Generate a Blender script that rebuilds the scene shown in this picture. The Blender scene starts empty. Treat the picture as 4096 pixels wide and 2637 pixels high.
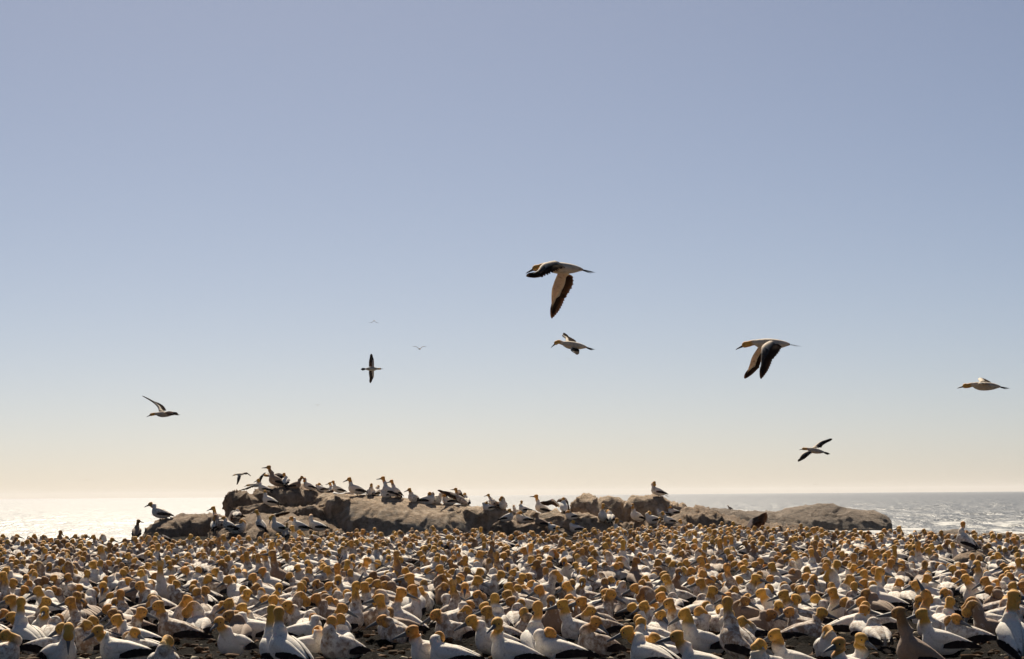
import bpy, math, random
import numpy as np
from mathutils import Vector, Matrix, noise

random.seed(7); np.random.seed(7)
S = bpy.context.scene
COL = S.collection
R = math.radians

# ------------------------------------------------------------------ camera
# pixel measures below are of the 4096 x 2637 photograph
F, CX, CY = 9200.0, 2048.0, 1318.5
CAM_Z, PITCH, ROLL = 3.0, 4.11, 0.434
cd = bpy.data.cameras.new('camera'); cam = bpy.data.objects.new('camera', cd); COL.objects.link(cam)
cd.sensor_width = 36.0; cd.lens = 36.0 * F / 4096.0
cd.clip_start = 0.5; cd.clip_end = 90000
fwd = Vector((0, math.cos(R(PITCH)), math.sin(R(PITCH))))
r0 = Vector((1, 0, 0)); u0 = r0.cross(fwd)
rgt = r0 * math.cos(R(ROLL)) - u0 * math.sin(R(ROLL))
upv = rgt.cross(fwd)
CAM = Vector((0, 0, CAM_Z))
cam.matrix_world = Matrix(((rgt.x, upv.x, -fwd.x, 0), (rgt.y, upv.y, -fwd.y, 0), (rgt.z, upv.z, -fwd.z, CAM_Z), (0, 0, 0, 1)))
S.camera = cam

def at(x, y, d):
    """the point seen at photograph pixel x, y and d metres out along +Y"""
    v = rgt * ((x - CX) / F) - upv * ((y - CY) / F) + fwd
    return CAM + v * (d / v.y)

def to_px(p):
    q = Vector(p) - CAM
    z = q.dot(fwd)
    return CX + F * q.dot(rgt) / z, CY - F * q.dot(upv) / z

# ------------------------------------------------------------------ sky, sun, exposure
SUN_EL, SUN_AZ = 42.0, -8.0          # azimuth clockwise from +Y: the sun is ahead and to the left
W = bpy.data.worlds.new('World'); S.world = W; W.use_nodes = True
wn = W.node_tree.nodes; wl = W.node_tree.links
bg = wn['Background']; sky = wn.new('ShaderNodeTexSky'); sky.sky_type = 'NISHITA'
sky.sun_disc = False; sky.sun_elevation = R(SUN_EL); sky.sun_rotation = R(SUN_AZ)
sky.altitude = 0; sky.air_density = 0.5; sky.dust_density = 0.75; sky.ozone_density = 1.0
wl.new(sky.outputs[0], bg.inputs[0]); bg.inputs[1].default_value = 0.0425
sd = bpy.data.lights.new('sun', 'SUN'); sd.energy = 5.0; sd.angle = R(0.5); sd.color = (1.0, 0.88, 0.70)
sun = bpy.data.objects.new('sun', sd); COL.objects.link(sun)
sdir = Vector((math.sin(R(SUN_AZ)) * math.cos(R(SUN_EL)), math.cos(R(SUN_AZ)) * math.cos(R(SUN_EL)), math.sin(R(SUN_EL))))
sun.rotation_euler = sdir.to_track_quat('Z', 'Y').to_euler(); sun.location = (0, 0, 60)
vs = S.view_settings; vs.view_transform = 'Standard'; vs.look = 'None'; vs.exposure = 0.58; vs.gamma = 1.0; vs.use_curve_mapping = False
cy = S.cycles
cy.max_bounces = 6; cy.diffuse_bounces = 4; cy.glossy_bounces = 2; cy.transmission_bounces = 2; cy.sample_clamp_indirect = 6.0
cy.use_denoising = True

# ------------------------------------------------------------------ helpers
def nodes_mat(name):
    m = bpy.data.materials.new(name); m.use_nodes = True
    nt = m.node_tree; b = nt.nodes['Principled BSDF']
    return m, nt, b
def N(nt, t, **kw):
    n = nt.nodes.new(t)
    for k, v in kw.items():
        if k.startswith('i_'):
            n.inputs[k[2:].replace('_', ' ')].default_value = v
        else:
            setattr(n, k, v)
    return n
def L(nt, a, b): nt.links.new(a, b)
def ramp(nt, src, stops):
    r = nt.nodes.new('ShaderNodeValToRGB'); e = r.color_ramp.elements
    while len(e) < len(stops): e.new(0.5)
    for k, (p, c) in zip(e, stops):
        k.position = p; k.color = (c, c, c, 1) if isinstance(c, (int, float)) else (*c, 1)
    L(nt, src, r.inputs[0]); return r

def mesh_obj(name, V, Fc, mats, parent=None, C=None, D=None, smooth=True, MI=None, matrix=None):
    me = bpy.data.meshes.new(name)
    me.from_pydata([tuple(v) for v in V], [], Fc)
    for m in (mats if isinstance(mats, (list, tuple)) else [mats]): me.materials.append(m)
    if smooth: me.polygons.foreach_set('use_smooth', [True] * len(Fc))
    if MI is not None: me.polygons.foreach_set('material_index', MI)
    if C is not None:
        a = me.attributes.new('col', 'FLOAT_COLOR', 'POINT')
        c = np.ones((len(V), 4), np.float32); c[:, :3] = np.asarray(C)[:, :3]; a.data.foreach_set('color', c.ravel())
    if D is not None:
        a = me.attributes.new('dirt', 'FLOAT', 'POINT'); a.data.foreach_set('value', np.asarray(D, np.float32))
    me.update()
    o = bpy.data.objects.new(name, me); COL.objects.link(o)
    if parent: o.parent = parent
    if matrix is not None: o.matrix_local = matrix
    return o
def link_mesh(name, me, parent, matrix):
    o = bpy.data.objects.new(name, me); COL.objects.link(o); o.parent = parent; o.matrix_local = matrix; return o
def empty(name, loc, rz=0.0, scale=1.0):
    o = bpy.data.objects.new(name, None); COL.objects.link(o); o.location = loc; o.rotation_euler = (0, 0, rz); o.scale = (scale,) * 3
    o.empty_display_size = 0.2; return o
def tag(o, label=None, cat=None, group=None, kind=None):
    for k, v in (('label', label), ('category', cat), ('group', group), ('kind', kind)):
        if v: o[k] = v
    return o
def smooth01(t):
    t = np.clip(t, 0, 1); return t * t * (3 - 2 * t)
def grid_faces(n, m, off=0):
    return [(off + i * m + j, off + i * m + j + 1, off + (i + 1) * m + j + 1, off + (i + 1) * m + j) for i in range(n - 1) for j in range(m - 1)]

# ------------------------------------------------------------------ materials
def plumage_material():
    m, nt, b = nodes_mat('plumage')
    a = N(nt, 'ShaderNodeAttribute', attribute_name='col'); d = N(nt, 'ShaderNodeAttribute', attribute_name='dirt')
    tc = N(nt, 'ShaderNodeTexCoord'); oi = N(nt, 'ShaderNodeObjectInfo')
    add = N(nt, 'ShaderNodeVectorMath', operation='ADD'); L(nt, tc.outputs['Object'], add.inputs[0])
    sc = N(nt, 'ShaderNodeVectorMath', operation='SCALE'); sc.inputs[3].default_value = 37.0
    cmb = N(nt, 'ShaderNodeCombineXYZ'); L(nt, oi.outputs['Random'], cmb.inputs[0]); L(nt, oi.outputs['Random'], cmb.inputs[1])
    L(nt, cmb.outputs[0], sc.inputs[0]); L(nt, sc.outputs[0], add.inputs[1])
    n1 = N(nt, 'ShaderNodeTexNoise', i_Scale=17.0, i_Detail=5.0, i_Roughness=0.65); L(nt, add.outputs[0], n1.inputs['Vector'])
    # stain cover = noise thresholded by the amount of dirt on that bird
    mth = N(nt, 'ShaderNodeMath', operation='MULTIPLY_ADD'); L(nt, d.outputs['Fac'], mth.inputs[0]); mth.inputs[1].default_value = 0.25; mth.inputs[2].default_value = -0.10
    ad = N(nt, 'ShaderNodeMath', operation='ADD'); L(nt, n1.outputs[0], ad.inputs[0]); L(nt, mth.outputs[0], ad.inputs[1])
    rp = ramp(nt, ad.outputs[0], [(0.47, 0.0), (0.70, 1.0)])
    lim = N(nt, 'ShaderNodeMath', operation='MULTIPLY'); L(nt, rp.outputs[0], lim.inputs[0]); lim.inputs[1].default_value = 0.85
    mx = N(nt, 'ShaderNodeMix', data_type='RGBA'); L(nt, lim.outputs[0], mx.inputs['Factor']); L(nt, a.outputs['Color'], mx.inputs[6])
    mx.inputs[7].default_value = (0.23, 0.118, 0.055, 1)
    # fine feather mottling
    n2 = N(nt, 'ShaderNodeTexNoise', i_Scale=70.0, i_Detail=3.0); L(nt, add.outputs[0], n2.inputs['Vector'])
    r2 = ramp(nt, n2.outputs[0], [(0.3, 0.82), (0.65, 1.0)])
    mm = N(nt, 'ShaderNodeMix', data_type='RGBA', blend_type='MULTIPLY'); mm.inputs['Factor'].default_value = 1.0
    L(nt, mx.outputs[2], mm.inputs[6]); L(nt, r2.outputs[0], mm.inputs[7])
    L(nt, mm.outputs[2], b.inputs['Base Color'])
    b.inputs['Roughness'].default_value = 0.75; b.inputs['Specular IOR Level'].default_value = 0.25
    b.inputs['Subsurface Weight'].default_value = 0.15; b.inputs['Subsurface Radius'].default_value = (1.0, .72, .45); b.inputs['Subsurface Scale'].default_value = 0.055
    b.inputs['Sheen Weight'].default_value = 0.12; b.inputs['Sheen Roughness'].default_value = 0.5
    bp = N(nt, 'ShaderNodeBump', i_Strength=0.35, i_Distance=0.01); L(nt, n2.outputs[0], bp.inputs['Height']); L(nt, bp.outputs[0], b.inputs['Normal'])
    return m
def feather_material(name, col, trans):
    m, nt, b = nodes_mat(name)
    tc = N(nt, 'ShaderNodeTexCoord'); n = N(nt, 'ShaderNodeTexNoise', i_Scale=25.0, i_Detail=4.0); L(nt, tc.outputs['Object'], n.inputs['Vector'])
    r = ramp(nt, n.outputs[0], [(0.3, tuple(c * 0.6 for c in col)), (0.7, tuple(min(1, c * 1.5) for c in col))])
    L(nt, r.outputs[0], b.inputs['Base Color']); b.inputs['Roughness'].default_value = 0.95; b.inputs['Specular IOR Level'].default_value = 0.02
    if trans:
        t = N(nt, 'ShaderNodeBsdfTranslucent'); t.inputs[0].default_value = (0.20, 0.085, 0.04, 1)
        ms = N(nt, 'ShaderNodeMixShader'); ms.inputs[0].default_value = trans
        L(nt, b.outputs[0], ms.inputs[1]); L(nt, t.outputs[0], ms.inputs[2]); L(nt, ms.outputs[0], nt.nodes['Material Output'].inputs[0])
    return m
def plain_material(name, col, rough, spec=0.4):
    m, nt, b = nodes_mat(name)
    tc = N(nt, 'ShaderNodeTexCoord'); n = N(nt, 'ShaderNodeTexNoise', i_Scale=30.0, i_Detail=3.0); L(nt, tc.outputs['Object'], n.inputs['Vector'])
    r = ramp(nt, n.outputs[0], [(0.3, tuple(c * 0.8 for c in col)), (0.7, tuple(min(1, c * 1.15) for c in col))])
    L(nt, r.outputs[0], b.inputs['Base Color']); b.inputs['Roughness'].default_value = rough; b.inputs['Specular IOR Level'].default_value = spec
    return m
M_PLUM = plumage_material()
M_FEATH = feather_material('flight_feather', (0.024, 0.015, 0.011), 0.11)
M_DARK = feather_material('folded_feather', (0.020, 0.016, 0.016), 0.0)
M_BILL = plain_material('bill_horn', (0.13, 0.14, 0.16), 0.55, 0.15)
M_EYE = plain_material('eye', (0.02, 0.02, 0.022), 0.15, 0.6)
M_LEG = plain_material('leg_skin', (0.03, 0.03, 0.028), 0.6)

# ------------------------------------------------------------------ gannet geometry (model units: beak tip to tail 1.05, scaled by BS)
BS = 0.84
WHITE = np.array((0.86, 0.80, 0.71)); GOLD = np.array((0.72, 0.365, 0.066)); CREAM = np.array((0.70, 0.56, 0.33)); BLACK = np.array((0.018, 0.015, 0.015))
BODY = np.array([  # dorsal x z, ventral x z, half width
    (-.305, .020, -.305, -.010, .016), (-.25, .047, -.25, -.036, .046), (-.15, .077, -.16, -.072, .082), (-.03, .096, -.04, -.093, .103),
    (.08, .100, .08, -.098, .107), (.145, .099, .17, -.086, .100), (.170, .106, .225, -.050, .088), (.182, .121, .252, -.003, .072), (.190, .140, .262, .046, .057)])

BODY[:, [0, 2]] *= .87; BODY[:, [1, 3]] *= 1.32; BODY[:, 4] *= 1.24

def catmull(P, n):
    P = np.asarray(P, float); k = len(P)
    Q = np.vstack([2 * P[0] - P[1], P, 2 * P[-1] - P[-2]])
    out = []
    for t in np.linspace(0, k - 1, n):
        i = min(int(t), k - 2); f = t - i
        p0, p1, p2, p3 = Q[i], Q[i + 1], Q[i + 2], Q[i + 3]
        out.append(0.5 * (2 * p1 + (p2 - p0) * f + (2 * p0 - 5 * p1 + 4 * p2 - p3) * f * f + (3 * p1 - p0 - 3 * p2 + p3) * f ** 3))
    return np.array(out)

POSES = {  # body pitch, centre height, head centre from neck base (x, z), head pitch, arrival angle of the neck
    's': (12, .118, .066, .050, -16, 84), 'm': (15, .120, .064, .105, -14, 86), 'u': (25, .132, .050, .172, -8, 88), 'l': (9, .116, .085, .012, -10, 62),
    't': (25, .192, .060, .112, -6, 86), 'h': (22, .180, .066, .062, -10, 80), 'k': (26, .135, .005, .205, 74, 16), 'p': (12, .120, .120, .050, -72, 14),
    'b': (9, .116, .075, .045, -16, 55), 'q': (22, .180, .095, .045, -70, 20), 'f': (0, 0, .165, .035, -14, 8), 'w': (29, .198, .060, .172, -2, 82)}
STANDING = set('thqw')

def body_geo(pose, yaw=0.0, dirt=0.0, jit=None, lod=1, hs=1.2):
    pitch, zc, hx, hz, hp, alpha = POSES[pose]
    if jit is not None:
        pitch += jit[0] * 4; hx += jit[1] * .028; hz += jit[2] * .03; hp += jit[3] * 10 - 5
    nb, nn, nh, nr = ((18, 9, 9, 16) if lod == 0 else (14, 7, 7, 12) if lod == 1 else (8, 4, 5, 8))
    cp, sp = math.cos(R(pitch)), math.sin(R(pitch))
    rot = lambda x, z: (x * cp - z * sp, x * sp + z * cp + zc)
    B = catmull(BODY, nb).copy()
    for r in B:
        r[0], r[1] = rot(r[0], r[1]); r[2], r[3] = rot(r[2], r[3])
    Dn = np.array((B[-1, 0], B[-1, 1])); Vn = np.array((B[-1, 2], B[-1, 3]))
    B0 = (Dn + Vn) / 2; n0 = (Dn - Vn) / np.linalg.norm(Dn - Vn); T0 = np.array((n0[1], -n0[0])); rb = np.linalg.norm(Dn - Vn) / 2
    C = B0 + np.array((hx, hz))
    f = np.array((math.cos(R(hp)), math.sin(R(hp)))); u = np.array((-f[1], f[0]))
    Ti = f * math.cos(R(alpha)) + u * math.sin(R(alpha))
    a, b = .061 * hs, .050 * hs
    ni = np.array((-Ti[1], Ti[0]))
    E = C - Ti * .030 * hs - (f * .008 if alpha > 40 else 0)
    dist = np.linalg.norm(E - B0)
    k0, k1 = dist * .40, dist * .40
    if pose in 'pq': k0, k1, T0 = .11, .085, np.array((.25, .97))
    P1, P2 = B0 + T0 * k0, E - Ti * k1
    secs = [tuple(r) + (0.0,) for r in B]
    ts = np.linspace(0, 1, nn + 1)[1:]
    for t in ts:
        p = (1 - t) ** 3 * B0 + 3 * (1 - t) ** 2 * t * P1 + 3 * (1 - t) * t * t * P2 + t ** 3 * E
        T = 3 * (1 - t) ** 2 * (P1 - B0) + 6 * (1 - t) * t * (P2 - P1) + 3 * t * t * (E - P2); T /= np.linalg.norm(T) + 1e-9
        n = np.array((-T[1], T[0])); q = t ** (.65 if pose in 'uwkt' else 1.3)
        rr = rb * (1 - q) + (.035 if pose != '_' else .046) * hs * q; ww = BODY[-1, 4] * (1 - q) + (.0305 if pose != '_' else .040) * hs * q
        d_, v_ = p + n * rr, p - n * rr
        secs.append((d_[0], d_[1], v_[0], v_[1], ww, t))
    wh = [.039 * hs, .0445 * hs, .0445 * hs, .0395 * hs, .032 * hs, .022 * hs, .013 * hs]
    for i in range(nh):
        q = (i + .6) / (nh - .4)
        ad = R((alpha * .8 + 90) * (1 - q) + 6 * q); av = R((-90 + .22 * alpha) * (1 - q) + -14 * q)
        d_ = C + a * math.cos(ad) * f + b * math.sin(ad) * u; v_ = C + a * 1.02 * math.cos(av) * f + b * .95 * math.sin(av) * u
        ww = np.interp(q, np.linspace(0, 1, 7), wh)
        secs.append((d_[0], d_[1], v_[0], v_[1], ww, 1.0 + q))
    secs = np.array(secs)
    gold = GOLD * (1 if jit is None else 1 + .20 * jit[0]) * np.array((1, 1 if jit is None else 1 + .10 * jit[2], 1))
    gs = .12 if jit is None else .12 + .10 * jit[1]
    ns = len(secs); V = []; Cc = []; Dd = []
    th = np.linspace(0, 2 * math.pi, nr, endpoint=False)
    for s in secs:
        D_, V_, w_, t = s[0:2], s[2:4], s[4], s[5]
        M = (D_ + V_) / 2; A = (D_ - V_) / 2
        X = M[0] + A[0] * np.cos(th); Z = M[1] + A[1] * np.cos(th); Y = w_ * np.sin(th)
        ang = R(yaw) * smooth01(t / .75)
        Y = Y + (jit[4] * .045 * smooth01((t - .1) / .8) if jit is not None else 0)
        x = X - B0[0]
        V.append(np.stack([B0[0] + x * math.cos(ang) - Y * math.sin(ang), x * math.sin(ang) + Y * math.cos(ang), Z], 1))
        g = smooth01((t - gs) / .60)
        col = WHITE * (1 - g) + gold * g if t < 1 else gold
        cc = np.repeat(col[None], nr, 0)
        if t > 1:                                                  # throat a little paler, dark skin at the bill base
            fr = smooth01((-np.cos(th) - .2) / .8)[:, None] * .5
            cc = cc * (1 - fr) + CREAM * fr
            dk = smooth01((t - 1.78) / .2) * .8; cc = cc * (1 - dk) + BLACK * dk
        Cc.append(cc); Dd.append(np.full(nr, dirt * (1.0 if t < .3 else .8 if t < 1 else .6)))
    V = np.concatenate(V); Cc = np.concatenate(Cc); Dd = np.concatenate(Dd)
    Fc = [(i * nr + j, i * nr + (j + 1) % nr, (i + 1) * nr + (j + 1) % nr, (i + 1) * nr + j) for i in range(ns - 1) for j in range(nr)]
    k = len(V); V = np.vstack([V, V[:nr].mean(0), V[-nr:].mean(0)]); Cc = np.vstack([Cc, WHITE, BLACK]); Dd = np.append(Dd, [dirt, 0])
    Fc += [(j, k, (j + 1) % nr) for j in range(nr)][::1]; o = (ns - 1) * nr
    Fc += [(o + j, o + (j + 1) % nr, k + 1) for j in range(nr)]
    ca, sa = math.cos(R(yaw)), math.sin(R(yaw))
    def head_m(p2, y, f2):
        x = p2[0] - B0[0]
        pos = Vector((B0[0] + x * ca - y * sa, x * sa + y * ca, p2[1]))
        fx = Vector((f2[0] * ca, f2[0] * sa, f2[1])); sy = Vector((-sa, ca, 0)); uz = fx.cross(sy)
        return Matrix(((fx.x, sy.x, uz.x, pos.x), (fx.y, sy.y, uz.y, pos.y), (fx.z, sy.z, uz.z, pos.z), (0, 0, 0, 1)))
    hm = head_m(C, jit[4] * .045 if jit is not None else 0, f) @ Matrix.Scale(hs * (.97 if hs > 1 else .98), 4)
    top = V[:, 2].argmax(); crown = V[top]
    bodym = Matrix.Translation((0, 0, zc)) @ Matrix.Rotation(-R(pitch), 4, 'Y') @ Matrix.Diagonal((.87, 1, 1, 1))
    return dict(V=V, F=Fc, C=Cc, D=Dd, head=hm, crown=crown, bodym=bodym, zc=zc, pitch=pitch)

def bill_geo():
    n = 8; V = []
    for x, r, rz, dz in ((.048, .021, .022, -.004), (.075, .0165, .018, -.007), (.115, .011, .0125, -.010), (.155, .006, .008, -.014), (.176, .0022, .003, -.020), (.179, .0003, .0004, -.021)):
        for j in range(n):
            t = 2 * math.pi * j / n; V.append((x, r * math.sin(t), dz + rz * math.cos(t)))
    Fc = [(i * n + j, i * n + (j + 1) % n, (i + 1) * n + (j + 1) % n, (i + 1) * n + j) for i in range(5) for j in range(n)]
    return np.array(V), Fc
def eye_geo(side):
    V = []; n = 6; c = np.array((.036, side * .0335, .008)); r = .0075
    for i in range(5):
        p = math.pi * i / 4
        for j in range(n): V.append(c + r * np.array((math.sin(p) * math.cos(2 * math.pi * j / n), math.cos(p), math.sin(p) * math.sin(2 * math.pi * j / n))))
    return np.array(V), [(i * n + j, i * n + (j + 1) % n, (i + 1) * n + (j + 1) % n, (i + 1) * n + j) for i in range(4) for j in range(n)]

_xs = np.array([-.45, -.38, -.305, -.25, -.155, -.035, .08, .157, .2])
_top = np.array([.035, .042, .052, .062, .079, .097, .100, .101, .105]); _bot = np.array([.0, -.005, -.015, -.036, -.072, -.093, -.098, -.09, -.07]); _w = np.array([.018, .030, .048, .064, .086, .103, .107, .102, .09])
_top *= 1.32; _bot *= 1.32; _w *= 1.24
def flank(u, phi, off, side):
    t, b, w = np.interp(u, _xs, _top), np.interp(u, _xs, _bot), np.interp(u, _xs, _w)
    return (u, side * (w + off) * math.cos(R(phi)), (t + b) / 2 + ((t - b) / 2 + off) * math.sin(R(phi)))
def wing_folded_geo(side, ns=11, nb=7):
    V = []
    for i in range(ns):
        s = i / (ns - 1); u = .185 - .55 * s
        pt = np.interp(s, [0, .1, .3, .7, 1], [38, 58, 66, 70, 66]); pb = np.interp(s, [0, .08, .3, .6, 1], [10, -2, 4, 20, 48])
        for j in range(nb):
            b = j / (nb - 1)
            off = .022 * max(0, math.sin(math.pi * b)) ** .5 * min(1, (s / .12)) ** .5 * (1 - .5 * max(0, s - .6)) + .004
            V.append(flank(u, pt + (pb - pt) * b, off, side))
    Fc = grid_faces(ns, nb)
    if side > 0: Fc = [f[::-1] for f in Fc]
    return np.array(V), Fc
def blade(path, across, hw, lift):
    """a feather: path points, width direction per point, half widths, raised midrib"""
    V = []; n = len(path)
    for p, a, h in zip(path, across, hw):
        p = np.array(p); a = np.array(a)
        V += [p - a * h, p + np.array(lift) * .12 * h, p + a * h]
    return V, grid_faces(n, 3)
def merge(parts):
    V, Fc = [], []
    for v, f in parts:
        o = len(V); V += list(v); Fc += [tuple(i + o for i in q) for q in f]
    return np.array(V), Fc
def flight_folded_geo(side, nk=6):
    parts = []
    for k in range(nk):
        q = k / (nk - 1)
        u0, u1 = .03 - .17 * q, -.42 + .05 * q * (1 if k % 2 else 1.4)
        path, acr, hw = [], [], []
        for j in range(6):
            t = j / 5; u = u0 + (u1 - u0) * t
            ph = (-8 + 16 * q) + (40 + 12 * q) * t ** .8
            p0, p1 = flank(u, ph - 4, .021 - .002 * k, side), flank(u, ph + 4, .021 - .002 * k, side)
            a = np.array(p1) - np.array(p0); a /= np.linalg.norm(a)
            path.append(flank(u, ph, .021 - .002 * k, side)); acr.append(a); hw.append(.040 * (1 - .3 * t) * (1 if t < .9 else .25) * (1 if t > 0 else .5))
        parts.append(blade(path, acr, hw, (0, side, .3)))
    return merge(parts)
def tail_geo():
    parts = []
    for k in range(7):
        q = k - 3; sp = q / 3
        path = [(-.27 - .23 * (1 - .30 * abs(sp)) * t, .012 * q * (.6 + .9 * t), .012 - .035 * t - .003 * abs(q)) for t in (0, .3, .6, .85, 1)]
        parts.append(blade(path, [(0, 1, 0)] * 5, [.014, .020, .020, .014, .003], (0, 0, 1)))
    return merge(parts)
def tube(P, rad, n=6):
    V = []
    for i, (p, r) in enumerate(zip(P, rad)):
        d = Vector(P[min(i + 1, len(P) - 1)]) - Vector(P[max(i - 1, 0)]); q = d.to_track_quat('Z', 'Y')
        for j in range(n): V.append(np.array(Vector(p) + q @ Vector((r * math.cos(2 * math.pi * j / n), r * math.sin(2 * math.pi * j / n), 0))))
    return V, [(i * n + j, i * n + (j + 1) % n, (i + 1) * n + (j + 1) % n, (i + 1) * n + j) for i in range(len(P) - 1) for j in range(n)]
def leg_geo(side):
    parts = [tube([(-.02, side * .055, .13), (-.045, side * .054, .075), (-.035, side * .052, .012)], [.022, .011, .010])]
    y = side * .052
    V = [(-.05, y, .012), (.055, y - .038, .003), (.07, y, .004), (.055, y + .038, .003), (-.03, y, .022), (-.05, y, .002)]
    parts.append(([np.array(v) for v in V], [(4, 1, 2), (4, 2, 3), (0, 1, 4), (0, 4, 3), (5, 2, 1), (5, 3, 2)]))
    return merge(parts)
SH = {}
def shared():
    def mk(k, name, geo, mat, plum=False):
        V, Fc = geo; o = mesh_obj(name, V, Fc, mat, C=np.repeat(WHITE[None], len(V), 0) if plum else None, D=np.zeros(len(V)) if plum else None)
        SH[k] = o.data; bpy.data.objects.remove(o)
    mk('bill', 'bill', bill_geo(), M_BILL); mk('tail', 'tail', tail_geo(), M_DARK)
    for s in (1, -1):
        mk(('eye', s), 'eye', eye_geo(s), M_EYE); mk(('leg', s), 'leg', leg_geo(s), M_LEG); mk(('ff', s), 'flight_feathers', flight_folded_geo(s), M_DARK)
        for lv in (0, 1, 2, 3):
            V, Fc = wing_folded_geo(s); d = np.full(len(V), (0, .5, 1.0, 1.7)[lv])
            o = mesh_obj('wing', V, Fc, M_PLUM, C=np.repeat(WHITE[None], len(V), 0), D=d); SH[('wing', s, lv)] = o.data; bpy.data.objects.remove(o)
shared()

# ------------------------------------------------------------------ ground level
def plane_z(d):
    """the colony ground: gently rising away from the camera, falling to the shore behind"""
    y = 2210 + (F / np.maximum(d, 1) * BS - 165) / .57
    z = CAM_Z - (y - 1979.5) * d / F
    return z
def ground_z(x, d):
    z = plane_z(np.minimum(d, 66.0))
    return z

def solve_crown(x, y, H):
    lo, hi = 14.0, 90.0
    for _ in range(40):
        mid = (lo + hi) / 2
        if at(x, y, mid).z - H > ground_z(0, mid): lo = mid
        else: hi = mid
    return (lo + hi) / 2

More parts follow.
